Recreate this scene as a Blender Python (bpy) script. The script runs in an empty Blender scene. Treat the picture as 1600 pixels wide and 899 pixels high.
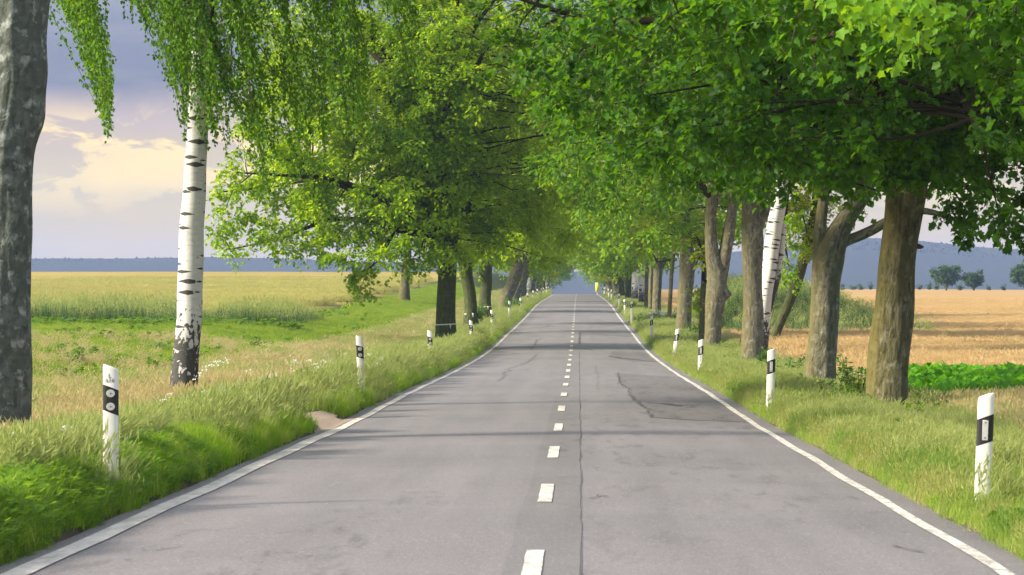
import bpy, math, random
import numpy as np
from mathutils import Vector, Matrix

# ------------------------------------------------------------------ camera, sky, sun, exposure
scene = bpy.context.scene
COL = scene.collection
F = 4500.0                       # focal length in photo pixels (1600 wide)
YAW = 0.0231
CAMZ = 1.85
CAM = np.array([0.42, 0.0, CAMZ])
cam_d = bpy.data.cameras.new("camera")
cam = bpy.data.objects.new("camera", cam_d); COL.objects.link(cam)
cam_d.sensor_width = 36.0
cam_d.lens = F / 1600 * 36
cam_d.clip_start = 0.5; cam_d.clip_end = 30000
cam.location = CAM
cam.rotation_euler = (math.pi/2 - 9.5/F, 0, YAW)
cam_d.dof.use_dof = True
cam_d.dof.focus_distance = 62
cam_d.dof.aperture_fstop = 9.0
scene.camera = cam

SUN_AZ = math.radians(106)        # to the left of the road direction
SUN_EL = math.radians(28)
sdir = Vector((-math.sin(SUN_AZ)*math.cos(SUN_EL), math.cos(SUN_AZ)*math.cos(SUN_EL), math.sin(SUN_EL)))
sl = bpy.data.lights.new("sun", 'SUN'); sun = bpy.data.objects.new("sun", sl); COL.objects.link(sun)
sl.energy = 4.7; sl.angle = math.radians(9); sl.color = (1.0, 0.88, 0.66)
sun.rotation_euler = (-sdir).to_track_quat('-Z', 'Y').to_euler()
sun.location = (-60, 80, 60)

scene.view_settings.view_transform = 'Standard'
scene.view_settings.look = 'None'
scene.view_settings.exposure = 1.25
scene.view_settings.gamma = 1.0
scene.cycles.use_denoising = True
scene.cycles.max_bounces = 10
scene.cycles.diffuse_bounces = 6
scene.cycles.transmission_bounces = 6
scene.cycles.glossy_bounces = 2
scene.cycles.volume_bounces = 0
scene.cycles.use_adaptive_sampling = True
scene.cycles.adaptive_threshold = 0.02
scene.cycles.sample_clamp_indirect = 4.0

class NT:
    """tiny node-tree helper"""
    def __init__(s, tree):
        s.t = tree; s.n = tree.nodes; s.l = tree.links
    def add(s, typ, **kw):
        nd = s.n.new(typ)
        ins = kw.pop('ins', {})
        for k, v in kw.items(): setattr(nd, k, v)
        for k, v in ins.items():
            if hasattr(v, 'is_output') or isinstance(v, bpy.types.NodeSocket): s.l.new(v, nd.inputs[k])
            else: nd.inputs[k].default_value = v
        return nd
    def math(s, op, a, b=0.0, clamp=False):
        nd = s.n.new('ShaderNodeMath'); nd.operation = op; nd.use_clamp = clamp
        for i, v in enumerate((a, b)):
            if isinstance(v, bpy.types.NodeSocket): s.l.new(v, nd.inputs[i])
            else: nd.inputs[i].default_value = v
        return nd.outputs[0]
    def mix(s, f, a, b, blend='MIX'):
        nd = s.n.new('ShaderNodeMix'); nd.data_type = 'RGBA'; nd.blend_type = blend
        for i, v in ((0, f), (6, a), (7, b)):
            if isinstance(v, bpy.types.NodeSocket): s.l.new(v, nd.inputs[i])
            else: nd.inputs[i].default_value = v if i == 0 else (*v[:3], 1)
        return nd.outputs[2]
    def ramp(s, f, stops, interp='LINEAR'):
        nd = s.n.new('ShaderNodeValToRGB'); cr = nd.color_ramp; cr.interpolation = interp
        while len(cr.elements) < len(stops): cr.elements.new(0.5)
        for e, (p, c) in zip(cr.elements, stops):
            e.position = p; e.color = (*c[:3], 1) if hasattr(c, '__len__') else (c, c, c, 1)
        s.l.new(f, nd.inputs[0])
        return nd.outputs[0]
    def noise(s, vec, scale, detail=3, rough=0.55, dist=0.0):
        nd = s.n.new('ShaderNodeTexNoise')
        nd.inputs['Scale'].default_value = scale; nd.inputs['Detail'].default_value = detail
        nd.inputs['Roughness'].default_value = rough; nd.inputs['Distortion'].default_value = dist
        if vec is not None: s.l.new(vec, nd.inputs['Vector'])
        return nd.outputs[0]
    def mapping(s, vec, scale=(1,1,1), loc=(0,0,0), rot=(0,0,0)):
        nd = s.n.new('ShaderNodeMapping')
        nd.inputs['Scale'].default_value = scale; nd.inputs['Location'].default_value = loc
        nd.inputs['Rotation'].default_value = rot
        s.l.new(vec, nd.inputs['Vector'])
        return nd.outputs[0]

world = bpy.data.worlds.new("World"); scene.world = world; world.use_nodes = True
w = NT(world.node_tree); w.n.clear()
wout = w.add('ShaderNodeOutputWorld')
sky = w.add('ShaderNodeTexSky', sky_type='NISHITA', sun_disc=False)
sky.sun_elevation = SUN_EL; sky.sun_rotation = -SUN_AZ
bg_sky = w.add('ShaderNodeBackground', ins={'Color': sky.outputs[0], 'Strength': 0.12})
tc = w.add('ShaderNodeTexCoord')
dirv = tc.outputs['Generated']
sep = w.add('ShaderNodeSeparateXYZ', ins={0: dirv})
zed = sep.outputs[2]
nb = w.noise(w.mapping(dirv, (1, 1, 3.2), (1.3, 0.2, 0.1)), 9.0, 4, 0.55, 0.3)
ez = w.math('ADD', zed, w.math('MULTIPLY', w.math('SUBTRACT', nb, 0.5), 0.030))
lay = w.ramp(w.math('MULTIPLY', ez, 1.0), [
    (0.000, (0.64, 0.46, 0.27)), (0.012, (0.66, 0.50, 0.31)), (0.030, (0.62, 0.54, 0.39)), (0.046, (0.58, 0.48, 0.38)),
    (0.058, (0.50, 0.42, 0.42)), (0.070, (0.20, 0.225, 0.32)), (0.10, (0.25, 0.28, 0.38)), (0.20, (0.58, 0.62, 0.72)),
    (0.45, (0.88, 0.92, 0.98)), (1.0, (0.96, 1.0, 1.0))])
# sunlit cumulus in the warm gap below the dark cloud
nc = w.noise(w.mapping(dirv, (1, 1, 1.9), (3.37, 5.1, 2.03)), 34.0, 5, 0.6, 0.6)
cum = w.ramp(nc, [(0.465, 0.0), (0.525, 1.0)])
band = w.ramp(zed, [(0.022, 0.0), (0.034, 0.75), (0.050, 1.0), (0.060, 0.15), (0.066, 0.0)])
lay = w.mix(w.math('MULTIPLY', cum, band), lay, (1.0, 0.77, 0.39))
ng = w.noise(w.mapping(dirv, (1, 1, 4.0), (7.7, 1.1, 4.2)), 22.0, 4, 0.6, 0.4)
lay = w.mix(w.math('MULTIPLY', w.ramp(ng, [(0.45, 0.0), (0.75, 1.0)]), 0.35), lay, (0.44, 0.43, 0.46))
bg_cl = w.add('ShaderNodeBackground', ins={'Color': lay, 'Strength': 0.54})
nh = w.noise(w.mapping(dirv, (1, 1, 2.0)), 4.0, 4)
gap = w.math('MULTIPLY', w.ramp(nh, [(0.5, 0.0), (0.62, 1.0)]), w.ramp(zed, [(0.15, 0.0), (0.35, 0.7)]))
mxs = w.add('ShaderNodeMixShader', ins={0: gap, 1: bg_cl.outputs[0], 2: bg_sky.outputs[0]})
w.l.new(mxs.outputs[0], wout.inputs[0])

# ------------------------------------------------------------------ helpers
rng = np.random.default_rng(7)
RGT = np.array([math.cos(YAW), math.sin(YAW), 0.0])
FWD = np.array([-math.sin(YAW), math.cos(YAW), 0.0])
UP = np.array([0, 0, 1.0])
def P(px, py, d):
    """a point of the place: how far ahead it stands and where the lens sees it"""
    return CAM + FWD*d + RGT*((px-800)/F*d) + UP*((440-py)/F*d)
def proj(pts):
    q = np.asarray(pts) - CAM
    d = q @ FWD
    dd = np.maximum(d, 0.1)
    return 800 + F*(q @ RGT)/dd, 440 - F*q[..., 2]/dd, d
def unit(v):
    return v/np.maximum(np.linalg.norm(v, axis=-1, keepdims=True), 1e-9)

_RY = np.array([-20, 0, 10, 18.4, 20.8, 23.9, 27.5, 33.4, 38.5, 45.4, 53.7, 60.8, 69.9, 82.8, 96.3, 107.5, 120.5, 132, 146, 169.4, 200, 223, 244, 285, 365, 424, 450, 500, 600, 800, 1200, 5000.])
_RZ = np.array([-1.75, -1.78, -1.81, -1.85, -1.88, -1.92, -1.99, -2.05, -2.12, -2.22, -2.28, -2.34, -2.44, -2.59, -2.70, -2.77, -2.79, -2.76, -2.66, -2.58, -2.40, -2.20, -2.03, -1.92, -1.86, -1.84, -1.95, -2.7, -5.5, -12, -22, -30]) + CAMZ
_fy = np.arange(-20, 1200, 1.0)
_fz = np.interp(_fy, _RY, _RZ)
_k = np.hanning(15); _k /= _k.sum()
_fz = np.convolve(np.pad(_fz, 7, mode='edge'), _k, mode='valid')
def RY(y):
    return np.where(np.asarray(y) < 1150, np.interp(y, _fy, _fz), np.interp(y, _RY, _RZ))
def road_z(x, y):
    return RY(y) - 0.0045*np.asarray(x)**2 + 0.006*np.sin(np.asarray(y)*0.9+np.asarray(x)*0.7)
def sstep(a, b, x):
    t = np.clip((np.asarray(x)-a)/(b-a), 0, 1); return t*t*(3-2*t)

_lat = np.random.default_rng(3).random((256, 256))
def vnoise(x, y, s):
    x = np.asarray(x)/s; y = np.asarray(y)/s
    xi = np.floor(x).astype(int); yi = np.floor(y).astype(int)
    fx = x-xi; fy = y-yi; fx = fx*fx*(3-2*fx); fy = fy*fy*(3-2*fy)
    g = lambda a, b: _lat[a % 256, b % 256]
    return (g(xi, yi)*(1-fx)+g(xi+1, yi)*fx)*(1-fy) + (g(xi, yi+1)*(1-fx)+g(xi+1, yi+1)*fx)*fy
def fbm(x, y, s):
    return 0.55*vnoise(x, y, s)+0.3*vnoise(x+31, y+17, s*0.45)+0.15*vnoise(x+77, y+5, s*0.2)

def ground_z(x, y):
    x = np.asarray(x, float); y = np.asarray(y, float)
    r = RY(y)
    ax = np.abs(x)
    # left: low bank beside the road, then the rising field
    FL = np.interp(y, [-50, 60, 100, 150, 175, 200, 300, 450, 560, 800, 1300, 1900, 6000], [-.1, -.15, -.05, -.05, .05, .38, 1.45, 3.35, 3.4, 0, -14, -22, -30])
    FR = np.interp(y, [-50, 50, 74, 150, 250, 400, 520, 620, 900, 1500, 6000], [-.3, -.45, -.55, -.75, -.5, -.1, .25, .1, -6, -20, -30])
    FR = FR + 1.9*sstep(135, 172, y)*(1-sstep(190, 240, y))*sstep(7.2, 9.5, x)*(1-sstep(13, 18.5, x))
    bankL = r + 0.24*sstep(3.55, 4.1, ax)*(1-0.95*sstep(42.3, 44, y)*(1-sstep(47, 48.7, y))*(1-sstep(4.5, 5.3, ax))) - (0.34+0.22*(1-sstep(42, 56, y)))*sstep(4.4, 6.2, ax)*(1-sstep(70, 100, y)) - 0.08*sstep(85, 110, y)*sstep(4.2, 5, ax)*(1-sstep(200, 260, y))
    bankR = r + 0.02*sstep(3.6, 4.4, ax) - 0.22*sstep(4.5, 5.7, ax)*(1-sstep(100, 130, y))
    wL = sstep(7.0, 15.0, ax); wR = sstep(6.0, 9.5, ax)
    zL = bankL*(1-wL)+FL*wL; zR = bankR*(1-wR)+FR*wR
    z = np.where(x < 0, zL, zR)
    z = z + np.where(ax > 3.7, 0.07*(fbm(x, y, 1.6)-0.5)*sstep(3.7, 4.6, ax), 0) + 0.5*(fbm(x, y, 60.)-0.5)*sstep(20, 60, ax)
    return np.where(ax < 3.42, road_z(x, y)-0.12, np.where(ax < 3.56, road_z(x, y)-0.05, z-0.01))

def link(o, parent=None):
    COL.objects.link(o)
    if parent is not None: o.parent = parent
    return o
def tag(o, label=None, category=None, group=None, kind=None):
    if label: o['label'] = label
    if category: o['category'] = category
    if group: o['group'] = group
    if kind: o['kind'] = kind
    return o
def empty(name, loc, label=None, category=None, group=None):
    o = bpy.data.objects.new(name, None); o.empty_display_size = 0.2
    o.location = loc; link(o); return tag(o, label, category, group)

class MB:
    def __init__(s): s.v = []; s.f = []; s.uv = []; s.n = 0; s.mi = []
    def add(s, v, f, uv=None, mi=0):
        v = np.asarray(v, float).reshape(-1, 3); f = np.asarray(f, int)
        s.v.append(v); s.f.append(f + s.n); s.n += len(v)
        s.uv.append(np.zeros((len(v), 2)) if uv is None else np.asarray(uv, float)); s.mi.append(np.full(len(f), mi))
        return s
    def mesh(s, name, mats, smooth=False):
        me = bpy.data.meshes.new(name)
        v = np.concatenate(s.v); uv = np.concatenate(s.uv)
        loops = np.concatenate([a.ravel() for a in s.f])
        tot = np.concatenate([np.full(len(a), a.shape[1]) for a in s.f])
        start = np.concatenate([[0], np.cumsum(tot)[:-1]])
        me.vertices.add(len(v)); me.vertices.foreach_set('co', v.ravel().astype(np.float32))
        me.loops.add(len(loops)); me.loops.foreach_set('vertex_index', loops.astype(np.int32))
        me.polygons.add(len(tot)); me.polygons.foreach_set('loop_start', start.astype(np.int32))
        me.polygons.foreach_set('loop_total', tot.astype(np.int32))
        me.polygons.foreach_set('material_index', np.concatenate(s.mi).astype(np.int32))
        if smooth: me.polygons.foreach_set('use_smooth', np.ones(len(tot), bool))
        ul = me.uv_layers.new(name='UVMap'); ul.data.foreach_set('uv', uv[loops].ravel().astype(np.float32))
        for m in (mats if isinstance(mats, (list, tuple)) else [mats]): me.materials.append(m)
        me.update(calc_edges=True); me.validate()
        return me
    def obj(s, name, mats, parent=None, smooth=False, loc=None):
        o = bpy.data.objects.new(name, s.mesh(name, mats, smooth)); link(o, parent)
        if loc is not None: o.location = loc
        return o

def resample(pts, step):
    pts = np.asarray(pts, float)
    n = len(pts); out = []
    pp = np.vstack([2*pts[0]-pts[1], pts, 2*pts[-1]-pts[-2]])
    for i in range(n-1):
        p0, p1, p2, p3 = pp[i:i+4]
        m = max(2, int(np.linalg.norm(p2[:3]-p1[:3])/step)+1)
        for t in np.linspace(0, 1, m, endpoint=False):
            out.append(0.5*((2*p1)+(-p0+p2)*t+(2*p0-5*p1+4*p2-p3)*t*t+(-p0+3*p1-3*p2+p3)*t**3))
    out.append(pts[-1]); return np.array(out)

def tube(mb, path, nseg=8, step=0.25, rough=0.0, flare=0.0, seed=0, lump=None, mi=0):
    """path rows: x y z r"""
    q = resample(path, step); c = q[:, :3]; r = np.maximum(q[:, 3], 0.002)
    tan = unit(np.gradient(c, axis=0))
    ref = np.array([0, 1.0, 0.0]); ref = np.where(np.abs(tan[:, 1:2]) > 0.9, np.array([[1.0, 0, 0]]), ref[None])
    b1 = unit(np.cross(ref, tan)); b2 = np.cross(tan, b1)
    th = np.linspace(0, 2*np.pi, nseg+1)
    L = np.concatenate([[0], np.cumsum(np.linalg.norm(np.diff(c, axis=0), axis=1))])
    T, H = np.meshgrid(th, L)
    disp = np.ones_like(T)
    rs = np.random.default_rng(seed)
    if rough > 0:
        for k in (1, 2, 3, 4, 5, 7, 9):
            for _ in range(2):
                disp += rough*rs.normal()*0.45/math.sqrt(k)*np.cos(k*T + rs.normal()*2.2*H + rs.random()*6.3)
        if nseg >= 40:          # bark ridges
            for k in (11, 13, 17, 19, 23, 29):
                disp += 0.009*rs.normal()*np.cos(k*T + 1.6*np.sin(H*rs.uniform(1.5, 4)+rs.random()*6) + rs.random()*6.3)
    if flare > 0:
        lobe = 0.65+0.35*np.cos(5*T+rs.random()*6)+0.25*np.cos(3*T+rs.random()*6)
        disp += flare*lobe*np.exp(-H/0.38)
    if lump:
        for (lh, lt, la, lw) in lump:
            dt = np.angle(np.exp(1j*(T-lt)))
            disp += la*np.exp(-((H-lh)/lw)**2-(dt/0.7)**2)
    R = r[:, None]*disp
    V = c[:, None, :] + R[..., None]*(np.cos(T)[..., None]*b1[:, None]+np.sin(T)[..., None]*b2[:, None])
    m, n = len(c), nseg+1
    i, j = np.meshgrid(np.arange(m-1), np.arange(nseg), indexing='ij')
    a = (i*n+j).ravel()
    Fc = np.stack([a, a+1, a+n+1, a+n], 1)
    uv = np.stack([T*np.mean(r), H], -1).reshape(-1, 2)
    mb.add(V.reshape(-1, 3), Fc, uv, mi)
    return c, r, L

def ribbons(mb, A, B, wd, mi=0):
    """thin flat twigs: quads from A to B"""
    d = unit(B-A); s = unit(np.cross(d, np.array([0.3, 1, 0.2])))*wd
    n = len(A)
    V = np.stack([A-s, A+s, B+s*0.5, B-s*0.5], 1).reshape(-1, 3)
    i = np.arange(n)*4
    mb.add(V, np.stack([i, i+1, i+2, i+3], 1), None, mi)

KITE = (np.array([[0, 0, 0], [.42, .36, .10], [1, 0, -.06], [.42, -.36, .10]]), np.array([[0, 1, 2], [0, 2, 3]]))
OVAL = (np.array([[0, 0, 0], [.3, .27, .07], [.66, .25, .05], [1, 0, -.08], [.66, -.25, .05], [.3, -.27, .07]]), np.array([[0, 1, 2], [0, 2, 3], [0, 3, 4], [0, 4, 5]]))
_mo = [(0, 0, 0), (.06, .33, .10), (.28, .31, .06), (.58, .47, .12), (.64, .27, .07), (1.0, .02, -.14), (.64, -.29, .05), (.56, -.48, .02), (.28, -.31, .07), (.05, -.35, .0), (.36, 0, -.05)]
MAPLE = (np.array(_mo), np.array([[10, i, (i+1) % 10] for i in range(10)]))
def leaves(mb, Pp, A, N, L, tmpl, mi=0):
    tv, tf = tmpl
    A = unit(A); B = unit(np.cross(N, A)); N = np.cross(A, B)
    V = Pp[:, None] + L[:, None, None]*(tv[None, :, 0:1]*A[:, None]+tv[None, :, 1:2]*B[:, None]+tv[None, :, 2:3]*N[:, None])
    k = len(tv)
    Fc = (tf[None]+(np.arange(len(Pp))*k)[:, None, None]).reshape(-1, tf.shape[1])
    mb.add(V.reshape(-1, 3), Fc, None, mi)

# ------------------------------------------------------------------ materials
def mat(name):
    m = bpy.data.materials.new(name); m.use_nodes = True
    t = NT(m.node_tree); t.n.clear()
    out = t.add('ShaderNodeOutputMaterial')
    return m, t, out
def principled(t, out, color, rough=0.8, spec=0.3, bump=None, bstr=0.3, bdist=0.02, **kw):
    b = t.add('ShaderNodeBsdfPrincipled')
    if isinstance(color, bpy.types.NodeSocket): t.l.new(color, b.inputs['Base Color'])
    else: b.inputs['Base Color'].default_value = (*color, 1)
    if isinstance(rough, bpy.types.NodeSocket): t.l.new(rough, b.inputs['Roughness'])
    else: b.inputs['Roughness'].default_value = rough
    b.inputs['Specular IOR Level'].default_value = spec
    for k, v in kw.items(): b.inputs[k].default_value = v
    if bump is not None:
        bn = t.add('ShaderNodeBump', ins={'Height': bump, 'Strength': bstr, 'Distance': bdist})
        t.l.new(bn.outputs[0], b.inputs['Normal'])
    if out is not None: t.l.new(b.outputs[0], out.inputs[0])
    return b
def plain(name, c, rough=0.6, spec=0.3):
    m, t, o = mat(name)
    g = t.add('ShaderNodeNewGeometry'); n = t.noise(g.outputs['Position'], 35, 3)
    c2 = tuple(x*0.72 for x in c)
    principled(t, o, t.mix(n, c2, c), rough, spec); return m
def leaf_mat(name, ca, cb, tr, trans=0.42, gloss=0.35, vary=0.25):
    """ca..cb leaf to leaf; tr light passing through"""
    m, t, o = mat(name)
    g = t.add('ShaderNodeNewGeometry')
    rnd = g.outputs['Random Per Island']
    big = t.noise(g.outputs['Position'], 0.55, 2)
    f = t.math('ADD', t.math('MULTIPLY', rnd, 0.6), t.math('MULTIPLY', t.math('SUBTRACT', big, 0.30), 1.0), True)
    col = t.mix(f, ca, cb)
    b = principled(t, None, col, 0.5, gloss)
    tl = t.add('ShaderNodeBsdfTranslucent')
    t.l.new(t.mix(f, tuple(x*0.7 for x in tr), tr), tl.inputs[0])
    mx = t.add('ShaderNodeMixShader', ins={0: trans, 1: b.outputs[0], 2: tl.outputs[0]})
    t.l.new(mx.outputs[0], o.inputs[0]); return m
def bark_mat(name, c1, c2, c3, patch=(0.2, 0.2, 0.2), pamt=0.3, vs=(1, .25), scale=14, moss=None):
    m, t, o = mat(name)
    uv = t.add('ShaderNodeTexCoord').outputs['UV']
    n1 = t.noise(t.mapping(uv, (vs[0], vs[1], 1)), scale, 6, 0.65, 0.4)
    n2 = t.noise(t.mapping(uv, (1, .55, 1), (4, 2, 0)), 3.2, 4, 0.6, 0.5)
    n3 = t.noise(t.mapping(uv, (1, .7, 1), (9, 7, 0)), 7.0, 4, 0.6)
    col = t.mix(t.ramp(n1, [(0.36, 0.0), (0.62, 1.0)]), c1, c2)
    col = t.mix(t.ramp(n2, [(0.46, 0.0), (0.62, 1.0)]), col, c3)
    col = t.mix(t.math('MULTIPLY', t.ramp(n3, [(0.55, 0.0), (0.66, 1.0)]), pamt), col, patch)
    if moss:
        g = t.add('ShaderNodeNewGeometry'); sp = t.add('ShaderNodeSeparateXYZ', ins={0: g.outputs['Normal']})
        mm = t.math('MULTIPLY', t.ramp(t.math('ADD', t.math('MULTIPLY', sp.outputs[0], -0.5), n2), [(0.45, 0.0), (0.95, 1.0)]), 0.75)
        col = t.mix(mm, col, moss)
    hh = t.math('ADD', n1, t.math('MULTIPLY', n3, 0.5))
    principled(t, o, col, 0.9, 0.15, hh, 1.0, 0.06); return m

BARK_MAPLE = bark_mat('bark_mossy_brown', (0.035, 0.034, 0.021), (0.175, 0.165, 0.11), (0.10, 0.105, 0.065), (0.28, 0.275, 0.21), 0.6, moss=(0.13, 0.115, 0.03))
BARK_ASH = bark_mat('bark_pale_grey', (0.055, 0.055, 0.042), (0.20, 0.195, 0.16), (0.125, 0.125, 0.095), (0.32, 0.32, 0.28), 0.6, moss=(0.13, 0.115, 0.045))
BARK_GREY = bark_mat('bark_lichen_grey', (0.055, 0.065, 0.06), (0.15, 0.17, 0.165), (0.08, 0.095, 0.085), (0.33, 0.36, 0.36), 0.8, (1, .6), 9)
BARK_DARK = bark_mat('bark_dark_green', (0.035, 0.042, 0.018), (0.10, 0.115, 0.05), (0.065, 0.08, 0.034), (0.13, 0.13, 0.09), 0.3)
def birch_mat():
    m, t, o = mat('bark_birch')
    uv = t.add('ShaderNodeTexCoord').outputs['UV']
    sp = t.add('ShaderNodeSeparateXYZ', ins={0: uv}); h = sp.outputs[1]
    wob = t.noise(uv, 9, 3)
    wv = t.add('ShaderNodeVectorMath', operation='ADD', ins={0: t.mapping(uv, (2.2, 4.3, 1)), 1: t.add('ShaderNodeCombineXYZ', ins={1: t.math('MULTIPLY', wob, 0.07)}).outputs[0]})
    vo = t.add('ShaderNodeTexVoronoi', voronoi_dimensions='2D', feature='F1'); vo.inputs['Scale'].default_value = 1.0
    vo.inputs['Randomness'].default_value = 0.95
    t.l.new(wv.outputs[0], vo.inputs['Vector'])
    dv = t.add('ShaderNodeVectorMath', operation='SUBTRACT', ins={0: wv.outputs[0], 1: vo.outputs['Position']})
    s2 = t.add('ShaderNodeSeparateXYZ', ins={0: dv.outputs[0]})
    rc = t.add('ShaderNodeSeparateColor', ins={0: vo.outputs['Color']})
    sz = t.math('ADD', t.math('MULTIPLY', rc.outputs[0], 0.40), 0.10)
    ell = t.math('ADD', t.math('ABSOLUTE', s2.outputs[0]), t.math('MULTIPLY', t.math('ABSOLUTE', s2.outputs[1]), 2.3))
    ell = t.math('ADD', ell, t.math('MULTIPLY', t.math('SUBTRACT', t.noise(t.mapping(uv, (.4, 1, 1)), 40, 3), 0.5), 0.10))
    mark = t.ramp(t.math('SUBTRACT', ell, sz), [(0.0, 1.0), (0.05, 0.0)])
    # cracked black bark climbing from the foot
    nb1 = t.noise(t.mapping(uv, (1, .55, 1)), 11, 5, 0.62, 0.6)
    foot = t.ramp(t.math('SUBTRACT', t.math('ADD', nb1, t.ramp(t.math('MULTIPLY', h, 0.4), [(0.0, 0.52), (0.3, 0.37), (0.6, 0.24), (0.95, 0.03)])), 0.0), [(0.68, 0.0), (0.72, 1.0)])
    gr = t.noise(t.mapping(uv, (1, 3, 1)), 6, 4)
    base = t.mix(gr, (0.36, 0.37, 0.39), (0.68, 0.68, 0.68))
    fl = t.noise(t.mapping(uv, (.22, 5, 1), (2, 1, 0)), 13, 4, .7)
    base = t.mix(t.math('MULTIPLY', t.ramp(fl, [(0.60, 0.0), (0.68, 1.0)]), 0.6), base, (0.16, 0.15, 0.15))
    dk = t.mix(nb1, (0.015, 0.015, 0.016), (0.085, 0.085, 0.085))
    col = t.mix(t.math('MAXIMUM', mark, foot), base, dk)
    principled(t, o, col, 0.75, 0.25, t.math('SUBTRACT', gr, t.math('MAXIMUM', mark, foot)), 0.5, 0.012); return m
BARK_BIRCH = birch_mat()

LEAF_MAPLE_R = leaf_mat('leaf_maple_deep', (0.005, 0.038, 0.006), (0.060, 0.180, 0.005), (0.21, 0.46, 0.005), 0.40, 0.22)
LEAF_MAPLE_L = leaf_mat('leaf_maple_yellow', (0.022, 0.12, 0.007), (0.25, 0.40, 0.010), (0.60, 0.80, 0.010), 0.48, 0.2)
LEAF_FAR = leaf_mat('leaf_avenue', (0.035, 0.13, 0.012), (0.15, 0.29, 0.014), (0.42, 0.64, 0.018), 0.48, 0.2)
LEAF_FAR_Y = leaf_mat('leaf_avenue_yellow', (0.07, 0.16, 0.012), (0.26, 0.34, 0.02), (0.58, 0.66, 0.025), 0.45, 0.2)
LEAF_BIRCH = leaf_mat('leaf_birch', (0.022, 0.085, 0.010), (0.085, 0.20, 0.010), (0.26, 0.50, 0.010), 0.42, 0.2)
LEAF_BUSH = leaf_mat('leaf_bush', (0.03, 0.10, 0.02), (0.08, 0.19, 0.03), (0.20, 0.42, 0.03), 0.4, 0.3)
LEAF_DIST = leaf_mat('leaf_distant', (0.03, 0.075, 0.03), (0.05, 0.11, 0.035), (0.12, 0.22, 0.05), 0.35, 0.2)
TWIG = plain('twig_bark', (0.07, 0.055, 0.035), 0.9, 0.1)
BOUGH = plain('bough_bark', (0.045, 0.038, 0.025), 0.95, 0.05)

# ------------------------------------------------------------------ ground
def build_ground():
    ex = [0.8, 1.6, 2.4, 3.2, 3.40, 3.50, 3.58, 3.7, 3.85, 4.05, 4.3, 4.6, 5, 5.4, 5.9, 6.4, 7, 7.6, 8.3, 9, 10, 11, 12, 13, 14, 15, 16, 17, 18.5, 20, 22, 24, 27, 30, 34, 38, 43, 50, 58, 68, 80, 100, 130, 180, 250, 400, 650, 1000, 1600, 2600, 4200]
    xs = np.array([-e for e in ex[::-1]]+[0]+ex)
    ys = np.concatenate([np.arange(-30, 10, 4), np.arange(10, 60, 0.6), np.arange(60, 130, 1.2), np.arange(130, 300, 3), np.arange(300, 620, 8), np.arange(620, 1000, 30), np.array([1000, 1200, 1500, 2000, 2600, 3400, 4600])])
    X, Y = np.meshgrid(xs, ys)
    Z = ground_z(X, Y)
    V = np.stack([X, Y, Z], -1).reshape(-1, 3)
    m, n = X.shape
    i, j = np.meshgrid(np.arange(m-1), np.arange(n-1), indexing='ij'); a = (i*n+j).ravel()
    mb = MB(); mb.add(V, np.stack([a, a+1, a+n+1, a+n], 1))
    # colours that belong to the soil and crops themselves
    x, y = V[:, 0], V[:, 1]
    nn = fbm(x, y, 5.0); wob = (nn-0.5)*3
    c = np.tile(np.array([0.060, 0.085, 0.022]), (len(V), 1))
    def put(mask, colr):
        mk = np.clip(mask, 0, 1)[:, None]; c[:] = c*(1-mk)+np.array(colr)*mk
    put(sstep(8, 10.5, -x+wob)*(y < 150), (0.10, 0.15, 0.02))
    put(sstep(14.5, 17.5, -x+wob*1.5)*sstep(145, 151, y), (0.30, 0.24, 0.07))
    put(sstep(16, 20, -x)*sstep(300, 330, y), (0.31, 0.245, 0.072))
    put(sstep(6.6, 7.8, x+wob*.6)*(1-sstep(54, 56, y)), (0.30, 0.25, 0.10))
    put(sstep(6.6, 7.4, x)*sstep(54, 56, y)*(1-sstep(73, 75, y)), (0.05, 0.11, 0.02))
    put(sstep(6.8, 8.0, x+wob*.3)*sstep(73, 75.5, y), (0.38, 0.25, 0.115))
    put(sstep(7, 8.5, x)*(1-sstep(17, 19.5, x+wob))*sstep(140, 150, y)*(1-sstep(215, 235, y)), (0.07, 0.13, 0.03))
    put((np.abs(x) < 3.75)*1.0, (0.085, 0.075, 0.055))
    put(sstep(900, 1100, y), (0.10, 0.13, 0.05))
    m_, t, o = mat('ground_soil_and_crops')
    at = t.add('ShaderNodeAttribute', attribute_name='soil')
    g = t.add('ShaderNodeNewGeometry').outputs['Position']
    n1 = t.noise(t.mapping(g, (1, .35, 1)), 3.0, 6, 0.7); n2 = t.noise(t.mapping(g, (.5, 1, 1)), 0.16, 4)
    rows = t.noise(t.mapping(g, (0.02, 1, 1)), 0.55, 3)
    k = t.math('ADD', t.math('MULTIPLY', n1, 0.7), t.math('ADD', t.math('MULTIPLY', n2, 0.5), t.math('MULTIPLY', rows, 0.55)))
    col = t.mix(1.0, at.outputs['Color'], t.ramp(k, [(0.45, (0.52, 0.55, 0.5)), (0.95, (1.0, 1.0, 1.0)), (1.25, (1.15, 1.1, 1.0))]), 'MULTIPLY')
    principled(t, o, col, 0.95, 0.08, n1, 0.6, 0.08)
    ob = mb.obj('ground', m_, None, True)
    ca = ob.data.color_attributes.new('soil', 'FLOAT_COLOR', 'POINT')
    ca.data.foreach_set('color', np.concatenate([c, np.ones((len(c), 1))], 1).ravel().astype(np.float32))
    tag(ob, 'grass verges and crop fields on both sides of the road', None, None, 'structure')
build_ground()

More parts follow.
